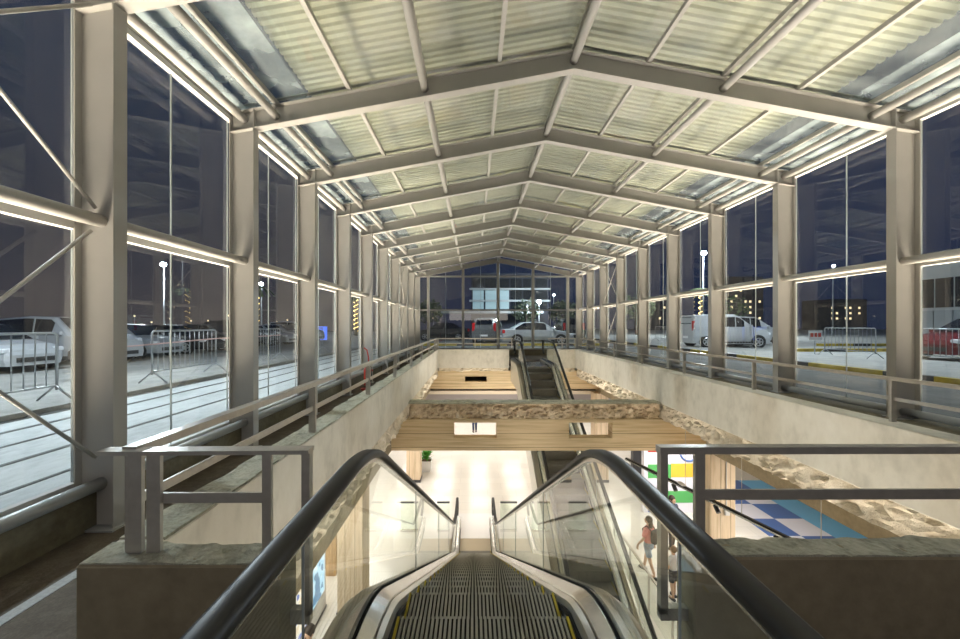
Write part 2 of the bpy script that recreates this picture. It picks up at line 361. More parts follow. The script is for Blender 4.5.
struct('wall_lower_front', MB().box(-12, 18, -4.2, -4, -5.45, -1.44), 'cream', 'cream wall of the lower hall below the entrance', cat='wall')
struct('ceiling_lower', MB().box(-12, -2.6, -4, 36, -1.60, -1.44).box(6.3, 18, -4, 36, -1.60, -1.44).box(-2.6, 6.3, -4, 1.6, -1.60, -1.44).box(-2.6, 6.3, 17.6, 36, -1.60, -1.44), 'cream', 'cream ceiling of the lower hall around the opening', cat='ceiling')
# edge beams carrying the slab around the opening
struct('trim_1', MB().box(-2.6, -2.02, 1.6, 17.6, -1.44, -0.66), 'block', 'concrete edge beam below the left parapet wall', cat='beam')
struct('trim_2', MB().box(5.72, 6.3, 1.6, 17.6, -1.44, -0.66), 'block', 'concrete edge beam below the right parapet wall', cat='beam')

def rough_strip(p0, p1, down, out, nu, nv, amp, seed, bk=.22):
    """broken concrete face: a closed slab with a noisy front; p0->p1 along, 'down' vector, 'out' the outward vector"""
    p0, p1, down, out = Vector(p0), Vector(p1), Vector(down), Vector(out); mb = MB(); vs_ = []; fs = []
    L = (p1 - p0).length
    for i in range(nu + 1):
        for j in range(nv + 1):
            p = p0.lerp(p1, i / nu) + down * (j / nv)
            q = Vector((p.x * 5 + seed, p.y * 5, p.z * 7))
            d = noise.fractal(q, 1.0, 2.1, 4) * amp + noise.fractal(q * 0.3, 1.0, 2.0, 2) * amp * 0.8
            c = noise.noise(q * 2.3)
            if c > 0.35: d -= amp * 0.9
            ed = noise.noise(Vector((i / nu * L * 3 + seed, 3.1, 0))) * 0.05 + noise.noise(Vector((i / nu * L * 11 + seed, 9.1, 0))) * 0.03
            pp = p + out * d
            if j == nv: pp = pp + down.normalized() * ed
            vs_.append(pp)
    W = nv + 1
    for i in range(nu):
        for j in range(nv): fs.append((i * W + j, i * W + j + 1, (i + 1) * W + j + 1, (i + 1) * W + j))
    k = len(vs_)
    back = -out.normalized() * bk
    for i in (0, nu):
        for j in (0, nv): vs_.append(p0.lerp(p1, i / nu) + down * (j / nv) + back)
    top = [i * W for i in range(nu + 1)]; bot = [i * W + nv for i in range(nu + 1)]
    fs.append(tuple([k, *top, k + 2])); fs.append(tuple([k + 3, *reversed(bot), k + 1]))
    fs.append((k, k + 1, *reversed(range(0, W)))); fs.append((k + 2, *range(nu * W, nu * W + W), k + 3)); fs.append((k, k + 2, k + 3, k + 1))
    mb.add(vs_, fs); return mb

# parapets with rough broken slab edge below
def wall_grid(mb, x, y0, y1, z0, z1): pass
pl = struct('wall_left', MB().bbox(-1.85, -1.60, 1.91, 17.3, -0.30, 0.535, 0.012), 'smooth', 'long smooth concrete parapet wall on the left of the opening', cat='wall')
rough_strip((-1.607, 1.95, 0.546), (-1.607, 17.0, 0.546), (-0.236, 0, 0), (0, 0, 1), 150, 6, 0.008, 3, bk=.03).build('worn_top', 'top', pl)
rough_strip((-1.64, 1.95, -0.28), (-1.64, 17.05, -0.28), (0, 0, -0.40), (1, 0, 0), 190, 8, 0.05, 11).build('broken_edge', 'plaster', pl)
pr = struct('wall_right', MB().bbox(4.62, 4.92, 1.96, 17.3, -0.30, 0.535, 0.012), 'smooth', 'long smooth concrete parapet wall on the right of the opening', cat='wall')
rough_strip((4.67, 1.95, -0.28), (4.67, 17.05, -0.28), (0, 0, -0.40), (-1, 0, 0), 190, 8, 0.05, 23).build('broken_edge', 'plaster', pr)
struct('floor_ledge', MB().box(4.92, 5.95, 1.95, 17.3, -0.25, 0.41).box(4.7, 5.95, -2, 1.95, 0, 0.41), 'dwarf', 'concrete ledge carrying the right columns', cat='ledge')
struct('slab_left', MB().box(-2.6, -1.9, 1.95, 17.3, -0.66, -0.26), 'beam', 'slab under the left walkway', cat='slab')
struct('slab_right', MB().box(4.93, 6.3, 1.95, 17.3, -0.66, -0.26), 'beam', 'slab under the right ledge', cat='slab')
# far end wall of the opening, split by the far escalator
for nm, x0, x1, lab, sd in (('wall_far_left', -1.60, 1.62, 'pale concrete end wall left of the far escalator', 31), ('wall_far_right', 3.38, 4.62, 'pale concrete end wall right of the far escalator', 37)):
    o = struct(nm, MB().box(x0, x1, 17.06, 17.3, -0.31, 0.535), 'smooth', lab, cat='wall')
    rough_strip((x1 - .02, 17.10, -0.30), (x0 + .02, 17.10, -0.30), (0, 0, -0.16), (0, -1, 0), 60, 4, 0.04, sd).build('broken_edge', 'plaster', o)
def holed_beam(x0, x1, y0, y1, z0, z1, holes):
    mb = MB(); xs = x0
    for hx0, hx1, hz0, hz1 in holes:
        mb.box(xs, hx0, y0, y1, z0, z1); mb.box(hx0, hx1, y0, y1, z0, hz0); mb.box(hx0, hx1, y0, y1, hz1, z1); xs = hx1
    mb.box(xs, x1, y0, y1, z0, z1); return mb
bm_ = struct('beam_middle', holed_beam(-2.02, 5.72, 9.22, 9.54, -1.44, -0.66, [(-0.485, 0.57, -1.14, -0.75), (2.35, 3.42, -1.14, -0.75)]), 'beam', 'board-marked concrete beam crossing the opening, with two slots', cat='beam')
rough_strip((4.60, 9.26, -0.27), (-1.60, 9.26, -0.27), (0, 0, -0.39), (0, -1, 0), 150, 12, 0.07, 51).build('broken_face', 'rough', bm_)
rough_strip((-1.60, 9.20, -0.25), (4.60, 9.20, -0.25), (0, 0.36, 0), (0, 0, 1), 90, 4, 0.015, 57, bk=.04).build('worn_top', 'top', bm_)
struct('beam_far', holed_beam(-2.02, 5.72, 17.12, 17.45, -1.27, -0.44, [(-0.39, 0.61, -0.94, -0.70)]), 'beam', 'board-marked concrete beam under the far end wall, with one slot', cat='beam')
struct('bulkhead', MB().box(-6, 10, 18.2, 19.0, -2.0, -1.2), 'lavender', 'grey mauve bulkhead below the far landing', cat='bulkhead')
for i, (x, y, lab) in enumerate(((-3.0, 9.4, 'board-marked column at the left end of the middle beam'), (6.05, 9.4, 'board-marked column at the right end of the middle beam'), (-2.72, 17.2, 'board-marked column at the left end of the far beam'), (5.78, 17.2, 'board-marked column at the right end of the far beam'))):
    t = tag(MB().bbox(x - .31, x + .31, y - .3, y + .3, -5.45, -1.44, 0.01).build('concrete_column', 'column'), lab, 'column', 'columns of the lower hall', 'structure')
    MB().box(x - .325, x + .325, y - .315, y + .315, -5.45, -5.33).build('plinth', 'darkgrey', t)
    if i == 1:
        bx = MB().bbox(x + .02, x + .14, y - .36, y - .3, -2.95, -2.80, .008).tube([(x + .08, y - .31, -2.8), (x + .08, y - .31, -1.45)], .016, 8).build('switch_box', 'alu', t)

# foreground end blocks
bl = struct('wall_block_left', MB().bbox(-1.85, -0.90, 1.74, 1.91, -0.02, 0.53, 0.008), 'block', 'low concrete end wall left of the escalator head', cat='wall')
rough_strip((-0.91, 1.75, 0.54), (-1.84, 1.75, 0.54), (0, 0.152, 0), (0, 0, 1), 40, 8, 0.007, 71, bk=.03).build('worn_top', 'top', bl)
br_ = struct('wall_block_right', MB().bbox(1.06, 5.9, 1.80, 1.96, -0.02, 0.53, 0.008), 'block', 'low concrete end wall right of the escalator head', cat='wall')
rough_strip((5.8, 1.81, 0.542), (1.07, 1.81, 0.542), (0, 0.143, 0), (0, 0, 1), 150, 6, 0.008, 77, bk=.03).build('worn_top', 'top', br_)
# slab front below the foreground blocks
struct('slab_front', MB().box(-2.6, -0.92, 1.0, 1.9, -1.44, -0.25).box(1.0, 6.3, 1.0, 1.94, -1.44, -0.25), 'beam', 'slab edge under the near end walls', cat='slab')

# dwarf walls, pipes
struct('baseboard_left', MB().box(-3.3, -3.09, -2, YEND, 0, 0.32), 'dwarf', 'brown plastered dwarf wall under the left glass', cat='dwarf wall')
struct('baseboard_end', MB().box(-3.09, 5.95, YEND - .02, YEND + .18, 0, 0.32), 'dwarf', 'dwarf wall under the end glass', cat='dwarf wall')

# ------------------------------------------------------------------ steel columns, rails, glazing, rafters
def column(k, side):
    sg = -1 if side == 'left' else 1
    xi = XL if side == 'left' else XR; zb = 0.0 if side == 'left' else 0.41; y = FY(k)
    n = k + 1 if k >= 0 else 0
    if k < 0: lab = 'cream steel column of the %s glass wall, level with the camera' % side
    else: lab = 'cream steel column of the %s glass wall, %s the camera' % (side, nth(k))
    t = empty('steel_column', (xi + sg * .16, y, zb), lab, 'column', 'steel columns of the glass walls')
    zt = 4.27
    a, b = sorted((xi, xi + sg * .012)); MB().box(a, b, y - .06, y + .06, zb, zt).build('inner_flange', 'steel', t)
    a, b = sorted((xi + sg * .012, xi + sg * .31)); MB().box(a, b, y - .005, y + .005, zb, zt).build('web', 'steel', t)
    a, b = sorted((xi + sg * .31, xi + sg * .322)); MB().box(a, b, y - .06, y + .06, zb, zt + .1).build('outer_flange', 'steel', t)
    a, b = sorted((xi - sg * .03, xi + sg * .19)); MB().box(a, b, y - .1, y + .1, zb, zb + .015).build('base_plate', 'pipe', t)
for side in ('left', 'right'):
    for k in KS: column(k, side)

win = 0
for side in ('left', 'right'):
    sg = -1 if side == 'left' else 1
    xt = -3.05 if side == 'left' else 5.72; xg = GXL if side == 'left' else GXR
    for i, k in enumerate(KS[:-1]):
        ya, yb = FY(k) + .006, FY(k + 1) - .006
        bay = 'bay beside the camera' if k < 0 else '%s bay %s the camera' % (ORD[k] if k else 'nearest', 'from' if k else 'to')
        tag(MB().tube([(xt, ya, 2.50), (xt, yb, 2.50)], .052, 14).build('wall_rail_tube', 'steel', smooth=True), 'round mid-height steel tube on the %s glass wall, %s' % (side, bay), 'rail', 'mid-height tubes of the glass walls')
        zs = .355 if side == 'left' else .50
        tag(MB().tube([(xt, ya, zs), (xt, yb, zs)], .05, 14).build('sill_pipe', 'pipe', smooth=True), 'grey pipe along the foot of the %s glass wall, %s' % (side, bay), 'pipe', 'sill pipes of the glass walls')
        tag(MB().tube([(xt, ya, 4.385), (xt, yb, 4.385)], .055, 14).build('eave_tube', 'steel', smooth=True), 'round eave tube on top of the %s glass wall, %s' % (side, bay), 'tube', 'eave tubes of the glass walls')
        win += 1; ym = (ya + yb) / 2
        t = empty('window_%d' % win, (xg, ym, .35), 'tall glass bay of the %s wall, %s' % (side, bay), 'window', None, 0, 'structure')
        fr = MB(); y0, y1 = FY(k), FY(k + 1)
        for z0, z1 in ((.32, .375), (2.425, 2.50), (4.36, 4.42)): fr.box(xg - .02, xg + .045 if side == 'left' else xg + .02, y0, y1, z0, z1) if side == 'left' else fr.box(xg - .045, xg + .02, y0, y1, z0, z1)
        fr.build('window_frame', 'alu', t)
        for yc in (ym,): MB().box(xg - .006, xg + .006, yc - .006, yc + .006, .375, 4.36).build('joint_seal', 'edge', t)
        ed = MB()
        for yc in (y0 + .035, y1 - .035): ed.box(xg - .006, xg + .006, yc - .005, yc + .005, .375, 4.36)
        ed.build('edge_seal', 'edge', t)
        for (p, q) in ((y0 + .03, ym - .006), (ym + .006, y1 - .03)):
            for z0, z1 in ((.375, 2.425), (2.50, 4.36)):
                MB().add([(xg, p, z0), (xg, q, z0), (xg, q, z1), (xg, p, z1)], [(0, 1, 2, 3)]).build('pane', 'glass', t)
# bracing rods
def brace(k, x, z0, z1, zz0, zz1, lab, part=None):
    tag(MB().tube([(x, FY(k) + .08, z0), (x, FY(k + 1) - .1, z1)], .014, 8).build('bracing_rod', 'steel', smooth=True), lab, 'bracing rod', 'bracing rods of the glass walls')
for k, where, xs in ((-1, 'in the bay beside the camera', ((-3.04, 'left'), (5.71, 'right'))), (6, 'in the far bays', ((-3.04, 'left'), (5.71, 'right')))):
    for x, sd in xs:
        dx = 0.018 if sd == 'left' else -.018
        brace(k, x, 2.56, 4.20, 0, 0, 'upper bracing rod rising away, %s wall %s' % (sd, where))
        brace(k, x + dx * 2, 4.20, 2.58, 0, 0, 'upper bracing rod falling away, %s wall %s' % (sd, where))
        brace(k, x, .60, 2.40, 0, 0, 'lower bracing rod rising away, %s wall %s' % (sd, where))
        brace(k, x + dx * 2, 2.40, .60, 0, 0, 'lower bracing rod falling away, %s wall %s' % (sd, where))

# rafters (gabled I-beams)
def rafter(k):
    y = FY(k)
    lab = 'gabled steel roof beam %s' % ('level with the camera' if k < 0 else '%s the camera' % nth(k))
    t = empty('roof_beam', (XC, y, 4.25), lab, 'roof beam', 'gabled beams of the glass roof')
    xl, xr = XL - .325, XR + .325
    def strip(z_hi, z_lo, hw):
        def pr(x): return rtop(x)
        r = []
        for yy in (y - hw, y + hw):
            r.append([(xl, yy, pr(xl) + z_lo), (XC, yy, pr(XC) + z_lo), (xr, yy, pr(xr) + z_lo), (xr, yy, pr(xr) + z_hi), (XC, yy, pr(XC) + z_hi), (xl, yy, pr(xl) + z_hi)])
        mb = MB(); vs_ = r[0] + r[1]; n = 6
        mb.add(vs_, [(0, 1, 4, 5), (1, 2, 3, 4), (11, 10, 7, 6), (10, 9, 8, 7)] + [(i, i + 6, (i + 1) % 6 + 6, (i + 1) % 6) for i in range(6)]); return mb
    strip(0, -.012, .06).build('top_flange', 'steel', t)
    strip(-.012, -.248, .005).build('web', 'steel', t)
    strip(-.248, -.26, .06).build('bottom_flange', 'steel', t)
    for x in (XL - .0, XR + .0):
        s_ = -1 if x < 0 else 1
        MB().box(x - .006, x + .006, y - .06, y + .06, rtop(x) - .248, rtop(x) - .012).build('stiffener', 'steel', t)
for k in KS: rafter(k)
# purlins
PX = [-3.96, -1.985, 0, 1.985, 3.96]
PNAME = ['outer left', 'inner left', 'ridge', 'inner right', 'outer right']
for i, k in enumerate(KS[:-1]):
    bay = 'bay above the camera' if k < 0 else '%s bay %s the camera' % (ORD[k] if k else 'nearest', 'from' if k else 'to')
    for dx, nm in zip(PX, PNAME):
        x = XC + dx; z = rtop(x) - .13
        tag(MB().tube([(x, FY(k) + .006, z), (x, FY(k + 1) - .006, z)], .05, 14).build('roof_purlin', 'steel', smooth=True), 'round %s roof tube, %s' % (nm, bay), 'roof tube', 'round tubes under the roof glass')
# roof glazing per bay
for i, k in enumerate(KS[:-1]):
    y0, y1 = FY(k), FY(k + 1); bay = 'bay above the camera' if k < 0 else '%s bay %s the camera' % (ORD[k] if k else 'nearest', 'from' if k else 'to')
    t = empty('ceiling_glazing', (XC, (y0 + y1) / 2, 5.3), 'sloping roof glass of the %s' % bay, 'roof glazing', 'roof glass bays', 0, 'structure')
    def rz(x, o=0.075): return rtop(x) + o
    for (xa, xb, pm_) in ((GXL, XC - 3.55, 'outerglass'), (XC - 3.55, XC, 'roofglass'), (XC, XC + 3.7, 'roofglass'), (XC + 3.7, GXR, 'outerglass')):
        MB().add([(xa, y0, rz(xa)), (xb, y0, rz(xb)), (xb, y1, rz(xb)), (xa, y1, rz(xa))], [(0, 1, 2, 3)]).build('pane', pm_, t)
    for dx in (-3.96, -2.98, -1.985, -.99, 0, .99, 1.985, 2.98, 3.96):
        x = XC + dx; b = MB().box(x - .025, x + .025, y0, y1, rz(x) - .06, rz(x) - .004); b.build('glazing_bar', 'steel', t)
    MB().bar((GXL, y0, rz(GXL) + .012), (XC, y0, rz(XC) + .012), .05, .016).bar((XC, y0, rz(XC) + .012), (GXR, y0, rz(GXR) + .012), .05, .016).build('cross_bar', 'pipe', t)
    for x in (GXL, GXR): MB().box(x - .05, x + .05, y0, y1, rz(x) - .09, rz(x) - .01).build('eave_bar', 'steel', t)
# corrugated sheets above
def corrugated(xa, xb, label):
    mb = MB(); Pd = .115; ya, yb = FY(-1), FY(9) + .3; vs_ = []; fs = []; y = ya; prof = []
    while y < yb:
        prof += [(y, 0), (y + .058, 0), (y + .072, .034), (y + .101, .034)]; y += Pd
    for y, d in prof:
        for x in (xa, xb):
            vs_.append((x, y, rtop(x) + .40 + d)); vs_.append((x, y, rtop(x) + .403 + d))
    for i in range(len(prof) - 1):
        a = i * 4; b = a + 4
        fs += [(a, a + 2, b + 2, b), (a + 1, b + 1, b + 3, a + 3)]
    mb.add(vs_, fs); o = mb.build('roof_sheet', 'sheet'); tag(o, label, 'roof sheet', 'corrugated sheets', 'structure')
corrugated(XC - 3.72, XC, 'cream corrugated roof sheet above the left glass slope'); corrugated(XC, XC + 3.85, 'cream corrugated roof sheet above the right glass slope')

# end glass wall
win += 1
t = empty('window_%d' % win, (XC, YEND, .35), 'glazed gable wall at the far end', 'window', None, 0, 'structure')
ye = YEND
for dx in (-3.79, -1.9, 0, 1.9, 3.79): MB().box(XC + dx - .07, XC + dx + .07, ye - .08, ye + .08, .32, rtop(XC + dx) - .02).build('mullion', 'steel', t)
for z in (2.46, 4.29): MB().box(GXL, GXR, ye - .05, ye + .05, z - .04, z + .04).build('transom', 'steel', t)
MB().box(GXL, GXR, ye - .05, ye + .05, .32, .38).build('bottom_rail', 'steel', t)
for dx in (-2.85, -.95, .95, 2.85): MB().box(XC + dx - .01, XC + dx + .01, ye - .01, ye + .01, .38, rtop(XC + dx)).build('joint_seal', 'edge', t)
for xa, xb in ((GXL, XC - 3.79), (XC - 3.79, XC - 1.9), (XC - 1.9, XC), (XC, XC + 1.9), (XC + 1.9, XC + 3.79), (XC + 3.79, GXR)):
    MB().add([(xa, ye + .02, .36), (xb, ye + .02, .36), (xb, ye + .02, rtop(xb)), (xa, ye + .02, rtop(xa))], [(0, 1, 2, 3)]).build('pane', 'glass', t)

# ------------------------------------------------------------------ railings on the parapets
ZP = 0.535; ZR = 1.03; ZM = 0.79
t = empty('railing', (-1.66, 9, ZP), 'long flat-steel railing on the left parapet', 'railing')
MB().bar((-1.69, 1.84, ZR), (-1.69, 17.0, ZR), .07, .045).build('handrail', 'railsteel', t)
MB().bar((-1.66, 1.88, ZM), (-1.66, 17.0, ZM), .014, .05).build('mid_rail', 'railsteel', t)
for i in range(-1, 7):
    y = 3.88 + 2.04 * i
    MB().box(-1.70, -1.63, y - .012, y + .012, ZP, ZR - .02).build('post', 'railsteel', t)
MB().box(-1.70, -1.63, 16.98, 17.0, ZP, ZR - .02).build('post', 'railsteel', t)
MB().bar((-1.82, 1.84, ZR), (-.805, 1.86, ZR), .075, .02).build('front_handrail', 'railsteel', t)
MB().bar((-1.55, 1.845, .80), (-1.0, 1.85, .80), .012, .05).build('front_mid_rail', 'railsteel', t)
for x in (-1.645, -1.555, -1.005): MB().box(x - .033 if x < -1.2 else x - .022, x + .033 if x < -1.2 else x + .022, 1.82, 1.84, .52, ZR - .01).build('post', 'railsteel', t)
MB().box(-.845, -.805, 1.84, 1.88, .22, ZR - .01).box(-.94, -.805, 1.84, 1.88, .18, .25).build('end_loop', 'railsteel', t)
t = empty('railing', (4.79, 9, ZP), 'long flat-steel railing on the right parapet', 'railing')
MB().bar((4.84, 1.95, ZR), (4.84, 17.0, ZR), .06, .04).build('handrail', 'railsteel', t)
MB().bar((4.84, 1.95, .80), (4.84, 17.0, .80), .014, .04).build('mid_rail', 'railsteel', t)
for i in range(0, 7):
    y = 4.33 + 2.14 * i
    MB().box(4.81, 4.87, y - .015, y + .015, ZP, ZR - .02).build('post', 'railsteel', t)
t = empty('railing', (2.8, 1.87, ZP), 'dark flat-steel railing on the near right end wall', 'railing')
MB().bar((.92, 1.87, ZR), (4.80, 1.89, ZR), .05, .035).build('handrail', 'railsteel', t)
MB().bar((1.13, 1.87, .805), (4.78, 1.89, .805), .012, .05).build('mid_rail', 'railsteel', t)
MB().box(.925, .96, 1.85, 1.89, .22, ZR - .01).box(.925, 1.07, 1.85, 1.89, .19, .25).build('end_loop', 'railsteel', t)
for x in (1.125, 3.1): MB().box(x - .025, x + .025, 1.86, 1.88, .525, ZR - .01).build('post', 'railsteel', t)
for xa, xb, lab in ((-1.66, 1.80, 'steel railing on the far end wall, left of the far escalator'), (3.40, 4.70, 'steel railing on the far end wall, right of the far escalator')):
    t = empty('railing', ((xa + xb) / 2, 17.15, ZP), lab, 'railing')
    MB().bar((xa, 17.15, ZR), (xb, 17.15, ZR), .06, .04).build('handrail', 'railsteel', t)
    MB().bar((xa, 17.15, ZM), (xb, 17.15, ZM), .014, .04).build('mid_rail', 'railsteel', t)
    for x in ([xa + .05 + i * (xb - xa - .1) / 2 for i in range(3)]): MB().box(x - .02, x + .02, 17.14, 17.16, ZP, ZR - .02).build('post', 'railsteel', t)

# ================================================================== escalators
DROP = 5.45; TI = 2.06; R1 = 1.2; TA = math.tan(R(30)); YB = TI + DROP / TA; R2 = 1.3
def P(y):
    a0 = TI - R1 * math.tan(R(15)); 
    a1 = a0 + R1 * math.sin(R(30))
    b0 = YB - R2 * math.tan(R(15)) * math.cos(R(30)); b1 = YB + R2 * math.tan(R(15))
    if y <= a0: return 0.0
    if y <= a1: return -(R1 - math.sqrt(R1 * R1 - (y - a0) ** 2))
    if y <= b0: return -(y - TI) * TA
    if y <= b1: return -DROP + (R2 - math.sqrt(max(0, R2 * R2 - (b1 - y) ** 2)))
    return -DROP
def ys(a, b):
    out = [a]; y = a
    while y < b - 1e-6:
        s_ = .08 if (1.6 < y < 2.7 or 11 < y < 12.2) else .6
        if y < 1.6: s_ = min(s_, 1.6001 - y) if 1.6 - y > .05 else .08
        elif y < 11: s_ = min(s_, 11.001 - y) if 11 - y > .05 else .08
        y = min(b, y + max(s_, .03)); out.append(y)
    return out
def escalator(loc, rz, ystart, label, top_floor=True):
    t = empty('escalator', loc, label, 'escalator', None, rz)
    def B(mb, name, mat, par=t, sm=False): return mb.build(name, mat, par, sm, world=False)
    yend = 13.5; path = ys(ystart + .15, yend - .1)
    def sweep(prof, y_list, closed=True):
        return MB().loft([[(x, y, P(y) + z) for x, z in prof] for y in y_list], 0, True, closed)
    for s_ in (-1, 1):
        def mir(pr): return [(s_ * x, z) for x, z in (pr if s_ > 0 else reversed(pr))]
        # handrail: rounded section swept with half-circle ends
        sec = [(-.044, -.006), (-.038, -.02), (.038, -.02), (.044, -.006), (.04, .012), (.022, .024), (-.022, .024), (-.04, .012)]
        line = []; H = .985; NR = .29
        hp = ys(ystart + .3, yend - .3)
        y0, y1 = hp[0], hp[-1]
        for i in range(12): 
            a = R(90 + 180 * (1 - i / 11)); line.append((y0 + NR * math.cos(a), P(y0) + H - NR + NR * math.sin(a)))
        line += [(y, P(y) + H) for y in hp[1:-1]]
        for i in range(12):
            a = R(90 - 180 * i / 11); line.append((y1 + NR * math.cos(a), P(y1) + H - NR + NR * math.sin(a)))
        rings = []
        for i, (y, z) in enumerate(line):
            a = line[max(i - 1, 0)]; b = line[min(i + 1, len(line) - 1)]
            d = Vector((b[0] - a[0], b[1] - a[1])).normalized(); nn = Vector((-d.y, d.x))
            rings.append([(s_ * .632 + sx_, y + nn.x * sz, z + nn.y * sz) for sx_, sz in sec])
        hr = B(MB().loft(rings), 'handrail', 'rubber', t, True)
        gs = [[(s_ * .63 + sx_, y_, z_ - .0) for sx_, y_, z_ in ((-.02, y - 0, z - .045), (.02, y, z - .045), (.02, y, z - .02), (-.02, y, z - .02))] for y, z in line[12:-12]]
        B(MB().loft(gs), 'handrail_guide', 'inox', hr)
        # glass panels
        cuts = [ystart + .0]
        while cuts[-1] < yend - 2.5: cuts.append(cuts[-1] + 2.45)
        cuts[-1] = yend - .12
        for a, b in zip(cuts[:-1], cuts[1:]):
            yy = [y for y in ys(a + .004, b - .004)]
            x0 = s_ * .628
            mb = MB(); vs_ = []; fs = []
            for y in yy: vs_ += [(x0, y, P(y) + .16), (x0, y, P(y) + H - .03)]
            for i in range(len(yy) - 1): fs.append((2 * i, 2 * i + 2, 2 * i + 3, 2 * i + 1))
            g = B(mb.add(vs_, fs), 'glass_panel', 'balglass', t)
            B(MB().box(x0 - .004, x0 + .004, b - .002, b + .002, P(b) + .16, P(b) + H - .03), 'panel_joint', 'edge', g)
        full = ys(ystart - .05, yend + .05)
        B(sweep(mir([(.628, .165), (.628, .185), (.648, .185), (.648, .165)]), full), 'glass_seal', 'black')
        B(sweep(mir([(.54, .115), (.545, .135), (.61, .175), (.625, .17), (.625, .10)]), full), 'inner_deck', 'inox')
        B(sweep(mir([(.512, -.12), (.512, .10), (.535, .125), (.545, .10), (.545, -.12)]), full), 'skirt', 'skirt')
        B(sweep(mir([(.497, .02), (.497, .055), (.512, .055), (.512, .02)]), ys(max(ystart, 1.0), yend - .5)), 'skirt_brush', 'black')
        B(sweep(mir([(.65, .12), (.65, .175), (.74, .165), (.80, .12), (.80, .06)]), full), 'outer_deck', 'inoxdark')
        B(sweep(mir([(.775, -.85), (.775, .10), (.80, .10), (.80, -.85)]) if s_ > 0 else mir([(.775, -.85), (.775, .10), (.80, .10), (.80, -.85)]), ys(ystart, 11.2)), 'side_cladding', 'skirt')
    B(sweep([(-.775, -.87), (-.775, -.84), (.775, -.84), (.775, -.87)], ys(ystart, 11.0)), 'soffit', 'skirt')
    B(MB().box(-.51, .51, ystart - .05, 1.62, -.05, 0.0), 'top_plate', 'inox')
    B(MB().box(-.80, .80, 12.45, 14.1, -DROP - .0, -DROP + .014), 'bottom_plate', 'plate')
    B(MB().box(-.51, .51, 11.5, 12.45, -DROP - .0, -DROP + .010), 'bottom_comb_plate', 'combplate')
    cb = MB().box(-.5, .5, 1.60, 1.80, -.04, 0.008)
    B(cb, 'comb', 'inox')
    # steps
    mb = MB(); N = 40
    mb.box(-.495, .495, 0, .395, -.27, -.012, 1)
    wd = .99 / N
    for i in range(N):
        x = -.495 + i * wd
        yel = i < 1 or i >= N - 1
        mb.box(x, x + wd * .55, 0, .398, -.012, 0, 2 if yel else 0)
        mb.box(x, x + wd * .55, .395, .403, -.26, -.004, 0)
    first = None; y = 1.75
    while y < 11.6:
        z = P(y + .2)
        if first is None:
            o = B(mb, 'step', ['step', 'stepdark', 'yellow']); first = o
        else:
            o = first.copy(); COL.objects.link(o); o.parent = t
        o.location = (0, y, z); y += .4
    return t
escalator((0.06, 0, 0), 0, -1.2, 'near escalator running down from the camera into the lower hall')
escalator((2.47, 16.60, 0), math.pi, -.2, 'far escalator rising to the landing under the end glass')

# glass barriers with dark top rails beside the lower landing
for xa, xb, lab in ((-2.5, -1.9, 'short glass barrier left of the escalator foot, outer one'), (-1.25, -.82, 'short glass barrier against the left of the escalator foot'), (.92, 1.5, 'short glass barrier against the right of the escalator foot'), (2.0, 3.15, 'longer glass barrier right of the escalator foot')):
    t = empty('glass_barrier', ((xa + xb) / 2, 12.9, -5.45), lab, 'glass barrier', 'low glass barriers on the hall floor')
    MB().bar((xa, 12.9, -4.45), (xb, 12.9, -4.45), .05, .05).build('top_rail', 'darkgrey', t)
    MB().box(xa, xb, 12.89, 12.91, -5.40, -4.475).build('pane', 'balglass', t)
    MB().box(xa, xb, 12.86, 12.94, -5.45, -5.38).build('base_rail', 'inox', t)
t = empty('glass_balustrade', (4.3, 9, -5.45), 'glass balustrade with steel top rail and slim posts before the walking people', 'balustrade')
MB().bar((4.3, 7.0, -4.45), (4.3, 11.5, -4.45), .05, .04).build('top_rail', 'railsteel', t)
for y in (7.0, 8.1, 9.2, 10.3, 11.45): MB().box(4.28, 4.32, y - .02, y + .02, -5.45, -4.47).build('post', 'railsteel', t)
for a, b in ((7.03, 8.07), (8.13, 9.17), (9.23, 10.27), (10.33, 11.42)): MB().add([(4.3, a, -5.4), (4.3, b, -5.4), (4.3, b, -4.5), (4.3, a, -4.5)], [(0, 1, 2, 3)]).build('pane', 'balglass', t)

# suspended light track under the right slab
t = empty('light_track', (4.8, 7.6, -1.9), 'dark light track hung on thin wires before the coloured panels', 'light track')
TA_, TB_ = Vector((4.05, 9.95, -1.9)), Vector((5.62, 5.0, -1.9))
MB().bar(TA_, TB_, .05, .07).build('track', 'rubber', t); MB().bar(TA_ + Vector((-.034, 0, -.01)), TB_ + Vector((-.034, 0, -.01)), .016, .03).build('metal_edge', 'inox', t)
for q in (.12, .36, .6, .84):
    p = TA_.lerp(TB_, q); MB().tube([p, (p.x, p.y, -.66 if p.y < 9 else -1.44)], .006, 5).build('wire', 'railsteel', t)
for q in (.3, .5, .72):
    p = TA_.lerp(TB_, q); h_ = MB().tube([p + Vector((0, 0, -.04)), p + Vector((.02, .03, -.10))], .015, 6).tube([p + Vector((.02, .06, -.07)), p + Vector((.02, -.05, -.17))], .045, 10).build('spot_head', 'rubber', t)
p = TA_.lerp(TB_, .34); MB().bbox(p.x - .05, p.x + .05, p.y - .1, p.y + .1, -1.865, -1.835, .006).build('fitting', 'alu', t)

